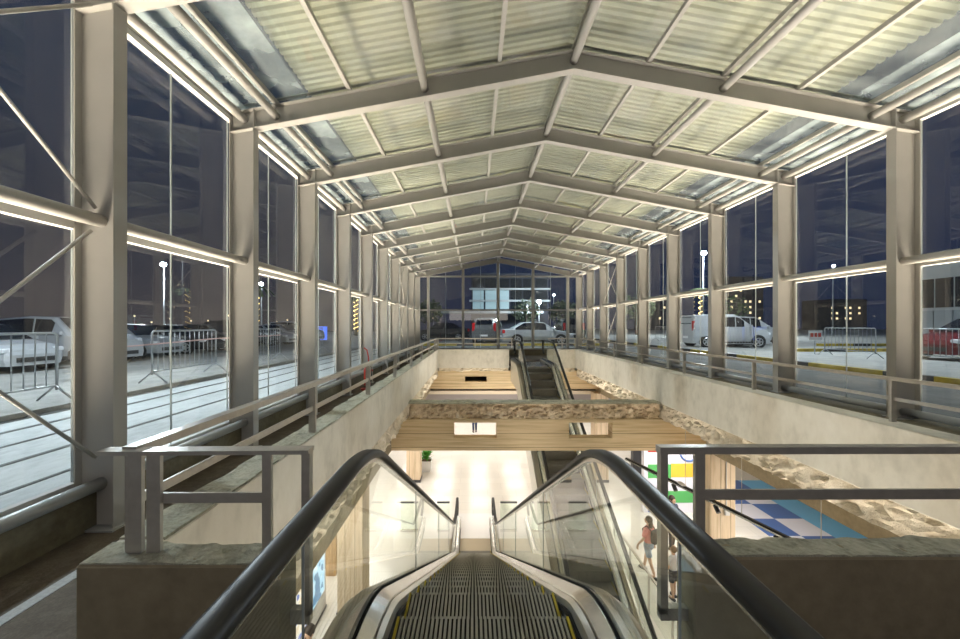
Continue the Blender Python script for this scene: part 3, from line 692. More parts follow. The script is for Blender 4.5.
# coloured panel wall
t = empty('coloured_wall', (7.6, 14.3, -5.45), 'white wall with green, yellow and red panels in the lower hall', 'panel wall')
MB().box(6.45, 9.1, 14.2, 14.4, -5.45, -1.46).build('wall_board', 'lilac', t)
def pan(x0, x1, y0, y1, mat, nm):
    f = 14.2 / 375
    MB().box((x0 - 473.5) * f, (x1 - 473.5) * f, 14.185, 14.2, 1.65 - (y1 - 325) * f, 1.65 - (y0 - 325) * f).build(nm, mat, t)
pan(648, 672, 436, 452, 'red', 'red_panel'); pan(648, 671, 464.5, 478, 'green', 'green_panel'); pan(671, 705, 463.5, 477, 'amber', 'yellow_panel')
pan(667, 705, 491, 502.5, 'green', 'green_panel'); pan(648, 660, 500, 512, 'blue', 'blue_panel')
f_ = 14.2 / 375; cx, cz = (689 - 473.5) * f_, 1.65 - (452 - 325) * f_
MB().tube([(cx + .34 * math.cos(R(a)), 14.19, cz + .34 * math.sin(R(a))) for a in range(0, 361, 15)], .035, 6).build('blue_ring', 'blue', t)
# checker floor
t = MB()
for i in range(8):
    for j in range(7):
        x = 9.95 + i * 1.05; y = 9.2 + j * 1.13
        c = 0
        if (i + j) % 2 == 1: c = 1
        if x > 12.0 and (c == 0 or i % 3): c = 2
        t.box(x, x + 1.05, y, y + 1.13, -5.45, -5.435, c)
tag(t.build('checker_floor', ['lilac', 'blue', 'sky']), 'blue, light blue and white checkered floor area', 'floor', None, 'structure')
# dark totem and kiosks
tag(MB().bbox(7.5, 8.2, 17.6, 17.9, -5.45, -2.1, .02).build('dark_totem', 'darkgrey'), 'tall dark grey totem just left of the coloured panel wall', 'totem')
def kiosk(y0, y1, x, z0, z1, scr, lab):
    t = empty('advert_screen', (x, (y0 + y1) / 2, -5.45), lab, 'screen')
    MB().bbox(x - .2, x, y0, y1, -5.45, z1, .015).build('case', 'white', t)
    MB().box(x, x + .008, y0 + .1, y1 - .1, z0, z1 - .1).build('display', scr, t)
    MB().box(x - .22, x + .02, y0 - .02, y1 + .02, -5.45, -5.40).build('plinth', 'darkgrey', t)
kiosk(7.95, 9.45, -3.72, -4.95, -3.92, 'screenblue', 'white-framed lit screen showing a pale blue picture, left lower hall')
kiosk(6.6, 7.7, -3.3, -4.3, -3.0, 'screenwarm', 'white-framed lit screen showing an orange and blue picture, left lower hall')
tag(MB().box(-9, -3.9, 10.6, 10.8, -5.45, -2.4).build('timber_partition', 'wood'), 'brown timber partition behind the lit screens', 'partition')
# planter
t = empty('potted_plant', (-2.3, 18.3, -5.45), 'leafy green plant in a white square pot on the hall floor', 'plant')
MB().loft([[(-2.3 + a * w_, 18.3 + b * w_, z) for a, b in ((-1, -1), (1, -1), (1, 1), (-1, 1))] for z, w_ in ((-5.45, .22), (-4.95, .27), (-4.93, .27), (-4.93, .24), (-4.98, .24))]).build('pot', 'white', t)
MB().box(-2.52, -2.08, 18.08, 18.52, -4.99, -4.97).build('soil', 'soil', t)
mb = MB()
for i in range(60):
    a = random.uniform(0, 6.283); r = random.uniform(.03, .12); L = random.uniform(.25, .5); el = random.uniform(.5, 1.35); wv = random.uniform(.05, .09)
    b = Vector((-2.3 + r * math.cos(a), 18.3 + r * math.sin(a), -4.97 + random.uniform(0, .25))); d = Vector((math.cos(a) * math.cos(el), math.sin(a) * math.cos(el), math.sin(el)))
    sd = Vector((-math.sin(a), math.cos(a), 0)); m = b + d * L * .55; tp = b + d * L + Vector((0, 0, -.08))
    mb.add([b, m + sd * wv, tp, m - sd * wv, m + Vector((0, 0, .015))], [(0, 1, 4), (1, 2, 4), (2, 3, 4), (3, 0, 4)])
mb.build('leaves', 'leaf', t)

# red extinguisher stand on the left walkway
t = empty('fire_extinguisher_stand', (-2.72, 9.6, 0), 'red fire extinguisher on a red stand on the left walkway', 'fire extinguisher')
MB().tube([(-2.72, 9.6, 0), (-2.72, 9.6, .03)], .16, 16).build('base', 'red', t)
MB().tube([(-2.72, 9.6, .09), (-2.72, 9.6, .12), (-2.72, 9.6, .5), (-2.72, 9.6, .56), (-2.72, 9.6, .60)], [.05, .085, .085, .06, .03], 14).build('cylinder', 'red', t, True)
MB().tube([(-2.72, 9.6, .60), (-2.72, 9.6, .68)], .022, 8).box(-2.77, -2.64, 9.585, 9.615, .66, .69).build('valve', 'blackpaint', t)
MB().tube([(-2.72, 9.72, .02), (-2.72, 9.72, .8), (-2.76, 9.72, 1.0), (-2.84, 9.72, 1.06)], .018, 8).box(-2.83, -2.61, 9.70, 9.73, .45, .50).build('stand_pole', 'red', t)
MB().tube([(-2.70, 9.58, .64), (-2.61, 9.56, .58), (-2.60, 9.56, .4), (-2.62, 9.56, .2)], .014, 8).build('hose', 'rubber', t, True)

# ================================================================== outdoors
ZG = 0.43
struct('ground_left', MB().add([(-6.3, -15, ZG), (-6.3, 85, ZG), (-7.6, 85, ZG - .02), (-7.6, -15, ZG - .02), (-10.5, -15, .22), (-10.5, 85, .22), (-80, 85, .22), (-80, -15, .22), (-6.3, -15, 0), (-6.3, 85, 0)], [(0, 1, 2, 3), (3, 2, 5, 4), (4, 5, 6, 7), (1, 0, 8, 9)]), 'pave', 'grey pavement of the car park left of the hall', cat='ground')
g = struct('ground_strip', MB().box(-6.3, -3.3, -15, 22, ZG - .3, ZG - .08), 'strip', 'white concrete strip outside the left glass', cat='ground')
jm = MB()
for x, ww in ((-3.62, .02), (-4.35, .03), (-5.0, .025), (-5.65, .035), (-6.24, .06)): jm.box(x - ww, x + ww, -15, 22, ZG - .08, ZG - .072)
jm.build('joint_lines', 'joint', g)
struct('ground_right', MB().box(5.96, 9.9, -15, 22, ZG - .3, ZG - .06), 'asphalt', 'dark asphalt outside the right glass', cat='ground')
struct('ground_right_far', MB().box(9.9, 110, -15, 110, ZG - .3, ZG), 'pave', 'grey pavement of the car park right of the hall', cat='ground')
struct('ground_end', MB().box(-6.3, 9.9, 22, 110, ZG - .3, ZG - .02), 'asphalt', 'asphalt car park beyond the end glass', cat='ground')
struct('ground_end_strip', MB().box(-6.3, 9.9, YEND + .2, 22, ZG - .3, ZG - .05), 'asphalt', 'asphalt strip outside the end glass', cat='ground')
def kerb(p0, p1, lab):
    t = empty('kerb', p0, lab, 'kerb', 'yellow and black kerbs'); t['kind'] = 'structure'
    a, b = Vector(p0), Vector(p1); L = (b - a).length; n = max(2, int(L / 1.0)); ya = MB(); bl_ = MB()
    for i in range(n): (ya if i % 3 != 2 else bl_).bar(a.lerp(b, i / n) + Vector((0, 0, .07)), a.lerp(b, (i + 1) / n) + Vector((0, 0, .07)), .16, .14)
    ya.build('yellow_stones', 'yellow', t); bl_.build('black_stones', 'blackpaint', t)
kerb((9.9, 0, ZG - .02), (9.9, 40, ZG - .02), 'long yellow and black kerb beside the right lane')
kerb((14, 17.2, ZG), (20, 17.2, ZG), 'yellow and black kerb in front of the white van')
kerb((20, 21.8, ZG), (34, 21.8, ZG), 'yellow and black kerb by the low pale building')
kerb((-3, 22.5, ZG - .02), (8, 22.5, ZG - .02), 'yellow kerb in front of the cars beyond the end glass')

def barrier(x, y, rz, label, L=1.95, zz=ZG):
    global BARR
    if BARR is None:
        t = empty('crowd_barrier', (x, y, zz), label, 'barrier', 'grey crowd barriers', rz)
        def B(mb, n_): return mb.build(n_, 'galv', t, True, world=False)
        B(MB().tube([(-L / 2, 0, .18), (-L / 2, 0, 1.06), (-L / 2 + .04, 0, 1.1), (L / 2 - .04, 0, 1.1), (L / 2, 0, 1.06), (L / 2, 0, .18)], .02, 8).tube([(-L / 2, 0, .25), (L / 2, 0, .25)], .017, 8), 'frame')
        bar = None
        for i in range(12):
            xx = -L / 2 + L * (i + 1) / 13
            if bar is None: bar = B(MB().tube([(0, 0, .25), (0, 0, 1.1)], .009, 6), 'bar'); bar.location = (xx, 0, 0)
            else:
                c = bar.copy(); COL.objects.link(c); c.parent = t; c.location = (xx, 0, 0)
        for xx in (-L / 2 + .02, L / 2 - .02):
            B(MB().tube([(xx, -.3, .012), (xx, -.02, .24), (xx, .02, .24), (xx, .3, .012)], .016, 8), 'foot')
        BARR = t; return t
    return copy_tree(BARR, (x, y, zz), rz, label)
BARR = None
lz = ZG - .01
barrier(-6.75, 5.1, R(90), 'grey crowd barrier in front of the white hatchback, nearest on the left', zz=lz)
barrier(-6.75, 8.85, R(90), 'grey crowd barrier before the silver car, second along the left pavement', zz=lz)
barrier(-6.85, 12.3, R(90), 'grey crowd barrier, third along the left pavement', zz=lz)
barrier(-6.9, 16.2, R(90), 'grey crowd barrier, fourth along the left pavement', zz=lz)
barrier(14.4, 11.5, R(90), 'grey crowd barrier in front of the red car')
barrier(14.4, 14.4, R(90), 'grey crowd barrier beside the small white sign on the right')
barrier(13.6, 19.5, 0, 'grey crowd barrier in front of the white van')
barrier(13.8, 27.5, R(90), 'grey crowd barrier behind the white van, farthest on the right')
tag(MB().tube([(-6.6, 6.2, 1.22), (-6.7, 7.9, 1.25), (-6.7, 9.8, 1.30), (-6.8, 11.3, 1.28), (-6.8, 13.2, 1.3)], .016, 6).build('barrier_tape', 'tape'), 'red and white tape strung along the left crowd barriers', 'tape')
# small sign on a barrier
t = empty('warning_sign', (14.3, 15.7, ZG), 'small white sign with red marks on a post, right car park', 'sign')
MB().tube([(14.3, 15.72, ZG), (14.3, 15.72, 1.45)], .02, 8).build('post', 'galv', t)
MB().box(14.02, 14.58, 15.67, 15.70, 1.02, 1.42).build('plate', 'white', t)
MB().box(14.08, 14.2, 15.66, 15.67, 1.15, 1.32).box(14.25, 14.35, 15.66, 15.67, 1.15, 1.32).box(14.4, 14.52, 15.66, 15.67, 1.15, 1.32).build('marks', 'red', t)

# ------------------------------------------------------------------ cars
def car(kind, loc, rz, col, label, taillit=False):
    """nose towards +x; origin on the ground in the middle"""
    t = empty({'van': 'van', 'suv': 'suv_car'}.get(kind, 'car'), loc, label, 'van' if kind == 'van' else 'car', 'parked cars', rz)
    pm = paint(col)
    def B(mb, n_, m_, par=t, sm=False): return mb.build(n_, m_, par, sm, world=False)
    # stations: x, zbelt, ztop, halfwidth belt, halfwidth top
    if kind == 'hatch':
        ST = [(-2.0, .75, .80, .70, .60), (-1.95, .90, 1.05, .80, .62), (-1.55, .93, 1.42, .86, .62), (-.6, .92, 1.50, .87, .62), (.25, .90, 1.45, .87, .62), (1.0, .90, .95, .86, .72), (1.6, .80, .85, .83, .68), (1.95, .62, .68, .74, .60), (2.02, .50, .55, .66, .55)]
        WS = (.25, 1.45, 1.0, .95); SW = [(-1.5, .95, 1.37), (-.6, .95, 1.44), (.2, .95, 1.40), (.82, .95, 1.0)]; RW = (-1.95, 1.05, -1.55, 1.42); wb = 1.25; wr = .31
    elif kind == 'sedan':
        ST = [(-2.25, .70, .78, .70, .60), (-2.2, .92, .97, .80, .66), (-1.6, .95, 1.02, .85, .68), (-.95, .93, 1.40, .87, .60), (-.2, .92, 1.45, .87, .60), (.35, .90, 1.40, .87, .60), (1.1, .88, .93, .86, .72), (1.75, .78, .83, .83, .68), (2.15, .60, .66, .74, .60), (2.25, .48, .53, .64, .54)]
        WS = (.35, 1.40, 1.1, .93); SW = [(-1.45, .95, 1.05), (-.92, .95, 1.35), (-.2, .95, 1.40), (.32, .94, 1.35), (.95, .93, .98)]; RW = (-1.6, 1.02, -.95, 1.40); wb = 1.35; wr = .31
    elif kind == 'suv':
        ST = [(-2.2, .85, .95, .78, .66), (-2.15, 1.02, 1.25, .86, .68), (-1.95, 1.05, 1.66, .89, .68), (-.8, 1.05, 1.75, .90, .69), (.2, 1.03, 1.70, .90, .68), (.95, 1.03, 1.10, .89, .76), (1.75, .98, 1.03, .87, .74), (2.1, .80, .88, .82, .68), (2.2, .58, .64, .74, .62)]
        WS = (.2, 1.70, .95, 1.10); SW = [(-1.85, 1.08, 1.6), (-.8, 1.08, 1.67), (.15, 1.07, 1.63), (.75, 1.07, 1.18)]; RW = (-2.15, 1.25, -1.95, 1.66); wb = 1.35; wr = .36
    else:
        ST = [(-2.05, .9, 1.05, .80, .74), (-2.02, 1.1, 1.55, .86, .76), (-1.95, 1.1, 1.76, .88, .76), (-1.0, 1.1, 1.82, .88, .76), (.2, 1.08, 1.80, .88, .74), (.45, 1.06, 1.70, .88, .72), (1.15, 1.04, 1.12, .87, .76), (1.8, .92, .97, .84, .70), (2.05, .68, .74, .76, .62), (2.1, .5, .55, .68, .56)]
        WS = (.45, 1.70, 1.15, 1.12); SW = [(-1.0, 1.12, 1.62), (.2, 1.12, 1.66), (.42, 1.1, 1.60), (1.0, 1.1, 1.16)]; RW = (-2.02, 1.25, -1.96, 1.70); wb = 1.36; wr = .31
    rings = []
    for x, zb_, zt, hb, ht in ST:
        z0 = .22
        r_ = [(hb * .93, z0), (hb, z0 + (zb_ - z0) * .45), (hb * .985, zb_), (ht + (hb - ht) * .1, zb_ + (zt - zb_) * .9), (ht * .85, zt), (-ht * .85, zt), (-ht - (hb - ht) * .1, zb_ + (zt - zb_) * .9), (-hb * .985, zb_), (-hb, z0 + (zb_ - z0) * .45), (-hb * .93, z0)]
        rings.append([(x, y, z) for y, z in r_])
    B(MB().loft(rings), 'body', pm, t, False)
    def wid(x, z):
        for a, b in zip(ST[:-1], ST[1:]):
            if a[0] <= x <= b[0]:
                f = (x - a[0]) / (b[0] - a[0]); zb_ = a[1] + f * (b[1] - a[1]); zt = a[2] + f * (b[2] - a[2]); hb = a[3] + f * (b[3] - a[3]); ht = a[4] + f * (b[4] - a[4])
                q = max(0, min(1, (z - zb_) / max(.05, (zt - zb_) * .9))); return hb * .985 + (ht + (hb - ht) * .1 - hb * .985) * q
        return .6
    for s_ in (-1, 1):
        mb = MB(); vs_ = []
        for x, za, zb_ in SW: vs_ += [(x, s_ * (wid(x, za) + .012), za), (x, s_ * (wid(x, zb_) + .012), zb_)]
        mb.add(vs_, [(2 * i, 2 * i + 2, 2 * i + 3, 2 * i + 1) for i in range(len(SW) - 1)]); B(mb, 'side_window', 'carglass')
        xm = (SW[1][0] + SW[-2][0]) / 2 if kind != 'van' else .15
        B(MB().bar((xm, s_ * (wid(xm, .95) + .016), SW[1][1]), (xm, s_ * (wid(xm, 1.3) + .016), SW[1][2]), .05, .012, (0, 1, 0)), 'window_pillar', pm)
        B(MB().bbox(SW[-1][0] - .12, SW[-1][0] + .0, s_ * .92 - .06, s_ * .92 + .06, SW[-1][1] + .0, SW[-1][1] + .13, .02), 'mirror', pm)
        B(MB().bbox(ST[-3][0] - .0, ST[-2][0] + .02, s_ * .66 - .12, s_ * .66 + .12, ST[-2][1] - .02, ST[-2][1] + .13, .03), 'headlamp', 'lamp')
        B(MB().bbox(ST[0][0] - .0, ST[1][0] + .12, s_ * .72 - .09, s_ * .72 + .09, ST[1][1] - .2, ST[1][1] + (.35 if kind in ('van', 'suv') else .02), .02), 'tail_lamp', 'redlamp')
        for wx in (-wb, wb):
            o = B(MB().tube([(wx, s_ * .70, wr), (wx, s_ * .89, wr)], [wr, wr], 20), 'wheel', 'tyre')
            hub = MB().tube([(wx, s_ * .885, wr), (wx, s_ * .90, wr)], wr * .28, 10)
            for a in range(5): hub.bar((wx, s_ * .897, wr), (wx + wr * .66 * math.cos(a * 1.2566), s_ * .897, wr + wr * .66 * math.sin(a * 1.2566)), .06, .02, (0, 1, 0))
            hub.tube([(wx + wr * .66 * math.cos(a * R(30)), s_ * .897, wr + wr * .66 * math.sin(a * R(30))) for a in range(13)], .022, 6)
            B(hub, 'rim', 'rim', o)
            B(MB().tube([(wx, s_ * .80, wr + .01), (wx, s_ * .875, wr + .01)], wr + .06, 20), 'wheel_arch', 'blackpaint')
    x0, z0, x1, z1 = WS; w0, w1 = .54, .68
    B(MB().add([(x0 + .03, -w0, z0 + .0), (x0 + .03, w0, z0), (x1 + .0, w1, z1 + .04), (x1, -w1, z1 + .04)], [(0, 1, 2, 3)]), 'windscreen', 'carglass')
    x0, z0, x1, z1 = RW
    B(MB().add([(x0 - .02, -.56, z0 + .03), (x0 - .02, .56, z0 + .03), (x1 - .03, .50, z1 - .04), (x1 - .03, -.50, z1 - .04)], [(0, 1, 2, 3)]), 'rear_window', 'carglass')
    B(MB().box(ST[-1][0] - .06, ST[-1][0] + .02, -.5, .5, .32, .46), 'grille', 'blackpaint'); B(MB().box(ST[0][0] - .025, ST[0][0] + .02, -.26, .26, .48, .6), 'number_plate', 'white')
    B(MB().box(-wb + .4, wb - .4, -.89, .89, .2, .32), 'sill_trim', 'blackpaint')
    return t
Wt = (0.58, 0.60, 0.62); Sv = (0.48, 0.50, 0.52); Gy = (0.16, 0.165, 0.17); Dk = (0.03, 0.032, 0.038); Rd = (0.14, 0.012, 0.016)
lz = .22
LC = [('hatch', 11.6, Wt, 'white hatchback parked nearest on the left, behind the first barrier'), ('suv', 14.2, Wt, 'white sport utility car parked next to the white hatchback'), ('hatch', 16.8, Sv, 'silver car with the red and white tape before its nose'), ('sedan', 19.4, Dk, 'dark car parked next to the silver car on the left'),
      ('hatch', 22.0, Gy, 'grey car parked beyond the dark car on the left'), ('suv', 24.6, Dk, 'dark sport utility car in the middle of the left row'), ('sedan', 27.2, Wt, 'white saloon towards the far end of the left row'), ('hatch', 29.8, Sv, 'pale car second to last in the left row'), ('suv', 32.6, Wt, 'white sport utility car at the far end of the left row')]
for kd, y, c, lab in LC: car(kd, (-15.3 + random.uniform(-.2, .2), y, lz), R(random.uniform(-4, 4)), c, lab)
car('van', (14.1, 21.2, ZG), R(-3), Wt, 'small white van parked on the right')
car('suv', (17.0, 23.4, ZG), R(-2), Wt, 'white car parked behind the white van')
car('hatch', (17.9, 13.1, ZG), R(180), Rd, 'dark red car behind the right-hand barrier')
car('suv', (7.6, 30.5, ZG), R(90), Dk, 'dark red-lamped car parked with its tail this way, right of the far end')
car('suv', (24, 33, ZG), R(0), Dk, 'dark car parked far off before the skyline')
zl = ZG - .02
car('suv', (1.15, 27.2, zl), R(78), Gy, 'grey sport utility car parked behind the end glass')
car('sedan', (4.0, 23.9, zl), R(2), Sv, 'silver saloon parked behind the far escalator')
car('sedan', (-2.6, 31.0, zl), R(182), Dk, 'dark saloon parked behind the end glass on its left')

# ------------------------------------------------------------------ lamp posts
def lamp_post(x, y, z, r, energy, lab, col=COOL, base=.2, cone=0):
    t = empty('lamp_post', (x, y, base), lab, 'lamp post', 'car park lamp posts')
    MB().tube([(x, y, base), (x, y, z - .1)], [.09, .05], 10).build('mast', 'post', t, True)
    MB().bar((x - .22, y, z - .12), (x + .22, y, z - .12), .06, .05).build('crossarm', 'post', t)
    MB().sphere((x, y - .1, z), r * .8, 12, 8, (1.1, .8, .8)).build('lamp_head', 'coollamp', t, True)
    if energy:
        l = bpy.data.lights.new('lamp_light', 'SPOT' if cone else 'POINT')
        if cone: l.spot_size = R(cone); l.spot_blend = .8
        l.energy = energy; l.color = col; l.shadow_soft_size = .3
        o = bpy.data.objects.new('lamp_light', l); COL.objects.link(o); o.location = (x, y - 1.2, z - .3)
lamp_post(-33, 40, 8.1, .34, 12000, 'tall lamp post over the left car park, seen behind the silver car')
lamp_post(24.5, 40, 9.3, .34, 9000, 'tall lamp post beyond the right glass wall')
lamp_post(7.34, 42, 4.25, .3, 900, 'bright low lamp post beyond the end glass')
lamp_post(12.4, 58, 6.3, .2, 0, 'smaller lamp post far beyond the end glass')
lamp_post(46, 48, 9.2, .22, 0, 'far lamp post at the right edge of the car park')
lamp_post(-24, 42.5, 6.3, .28, 0, 'lamp post beside the palm wrapped in lights')
lamp_post(-10.2, 7.6, 9.5, .3, 5200, 'added unseen lamp post outside the left wall near the first crowd barriers', cone=124)  # mast added out of view to light the left ground and cars
lamp_post(14.5, 7.4, 9.5,   .3, 1800, 'added unseen lamp post outside the right wall near the red car', cone=120)  # off-screen lamp added to light the right-hand ground
lamp_post(14.75, 18.1, 8.8,   .2, 3200, 'added lamp post before the white van, hidden behind a steel column', cone=120)  # added lamp, kept behind a wall column, to light the van

lamp_post(1.45, 21.7, 8.6, .2, 2600, 'added lamp post just outside the end glass, in line with its middle mullion', cone=140)  # added lamp, lined up behind the mullion, to brighten the end cars

# palms wrapped in lights
def lit_trunk(x, y, h, lab):
    t = empty('lit_palm', (x, y, ZG), lab, 'palm', 'palms wrapped in lights')
    MB().tube([(x, y, ZG), (x + .1, y, ZG + h * .5), (x, y, ZG + h)], [.22, .17, .15], 10).build('trunk', 'bark', t, True)
    n = 90; MB().tube([(x + .24 * math.cos(i * .55), y + .24 * math.sin(i * .55), ZG + .5 + (h - .5) * i / n) for i in range(n)], .028, 5).build('light_string', 'warmlamp', t)
    mb = MB()
    for i in range(14):
        a = i * 2 * math.pi / 14; pts = []
        for j in range(6): q = j / 5; pts.append(Vector((x + math.cos(a) * 1.8 * q, y + math.sin(a) * 1.8 * q, ZG + h + .9 * q - 1.7 * q * q)))
        sd = Vector((-math.sin(a), math.cos(a), 0))
        for p, q in zip(pts[:-1], pts[1:]): mb.add([p - sd * .16, p + sd * .16, q + sd * .14, q - sd * .14], [(0, 1, 2, 3)])
    mb.build('fronds', 'foliage', t)
lit_trunk(-22.0, 38, 5.0, 'palm wrapped in warm light strings beyond the left car park'); lit_trunk(25.5, 42, 5.2, 'palm wrapped in warm light strings behind the white van'); lit_trunk(-13.8, 44, 4.6, 'far palm wrapped in lights in the left distance')
# trees
def tree(x, y, h, r, lab):
    t = empty('tree', (x, y, ZG), lab, 'tree', 'trees of the car park')
    MB().tube([(x, y, ZG), (x, y, ZG + h * .6)], [.16, .1], 8).build('trunk', 'bark', t, True)
    mb = MB()
    for i in range(420):
        v = Vector((random.gauss(0, 1), random.gauss(0, 1), random.gauss(0, 1))).normalized() * r * random.uniform(.55, 1)
        c = Vector((x, y, ZG + h * .68)) + Vector((v.x, v.y, v.z * .8)); s_ = random.uniform(.12, .26)
        a = Vector((random.gauss(0, 1), random.gauss(0, 1), random.gauss(0, 1))).normalized(); b = a.orthogonal().normalized()
        mb.add([c - a * s_, c + b * s_ * .6, c + a * s_, c - b * s_ * .6], [(0, 1, 2, 3)])
    mb.build('crown', 'foliage', t)
tree(8.6, 36, 3.6, 1.5, 'small tree beyond the end glass on its right'); tree(5.6, 40, 4.0, 1.6, 'tree behind the silver saloon'); tree(-4.5, 38, 3.8, 1.5, 'tree beyond the end glass on its left')
tree(20, 46, 5, 2.2, 'tree in the right distance behind the van'); tree(34, 50, 5, 2.4, 'tree in the far right distance')

# buildings
def building(name, x0, x1, y0, y1, z1, mat, lab): 
    t = empty(name, ((x0 + x1) / 2, (y0 + y1) / 2, ZG), lab, 'building'); MB().box(x0, x1, y0, y1, ZG - .1, z1).build('wall', mat, t); return t
t = building('office_building', -.3, 9.2, 46, 54, 8.0, 'facadedark', 'office building with bluish lit windows beyond the end glass')
for i in range(6):
    for zi, (z0, z1) in enumerate(((3.6, 4.5), (4.75, 5.9), (6.2, 7.3))):
        m_ = 'litwin' if (zi < 2 and i < 3) else 'darkwin'
        MB().box(-.1 + i * 1.55, 1.25 + i * 1.55, 45.93, 46, z0, z1).build('window', m_, t)
MB().box(-.5, 9.4, 45.6, 46, 4.5, 4.72).box(-.5, 9.4, 45.6, 46, 5.95, 6.15).build('ledge', 'facade', t)
MB().box(-4, 8, 43, 46, 3.0, 3.3).build('canopy', 'facade', t)
t = building('low_building', 24, 32, 8, 20.6, 5.35, 'facade', 'low pale building with a row of windows behind the red car')
for i in range(15):
    ya = 8.35 + i * .8
    MB().box(23.95, 24, ya, ya + .70, 2.55, 4.05).build('window', 'darkwin', t)
    MB().box(23.94, 24, ya, ya + .74, .75, 2.4).build('cladding_panel', 'panelgrey', t)
MB().box(23.9, 24, 8, 20.6, 2.4, 2.52).build('ledge', 'facade', t)
def tower(x, y, w_, h, seed, lab):
    t = empty('tower_block', (x, y, ZG), lab, 'building', 'distant towers'); MB().box(x - w_ / 2, x + w_ / 2, y, y + 8, ZG, h).build('wall', 'facadedark', t)
    rnd = random.Random(seed); mb = MB()
    for i in range(int(w_ / 1.1)):
        for j in range(int((h - 3) / 1.3)):
            if rnd.random() < .4: mb.box(x - w_ / 2 + .3 + i * 1.1, x - w_ / 2 + .75 + i * 1.1, y - .08, y, 3 + j * 1.3, 3.5 + j * 1.3)
    mb.build('lit_windows', 'citywin', t)
tower(64, 88, 8, 13, 2, 'dark tower block with lit windows behind the white van'); tower(92, 92, 9, 8, 4, 'lower dark block with lit windows in the right distance'); tower(45, 90, 6, 8, 5, 'dark block with lit windows beyond the right glass wall')
# far lights along the left horizon
for i in range(16):
    x = -66 + i * 3.9 + random.uniform(-1, 1); z = random.uniform(1.9, 3.4)
    t = empty('distant_lamp', (x, 72, ZG), None, 'lamp', 'distant lamps along the left horizon'); t['label'] = 'tiny warm lamp on the dark left horizon'
    MB().tube([(x, 72, ZG), (x, 72, z)], .05, 5).build('pole', 'post', t); MB().sphere((x, 72, z + .12), .16, 6, 4).build('bulb', 'citywin', t)
tag(MB().box(-16.5, -14.2, 36.2, 36.4, .2, 1.5).build('blue_sign', 'bluelight'), 'glowing blue sign low in the left distance', 'sign')

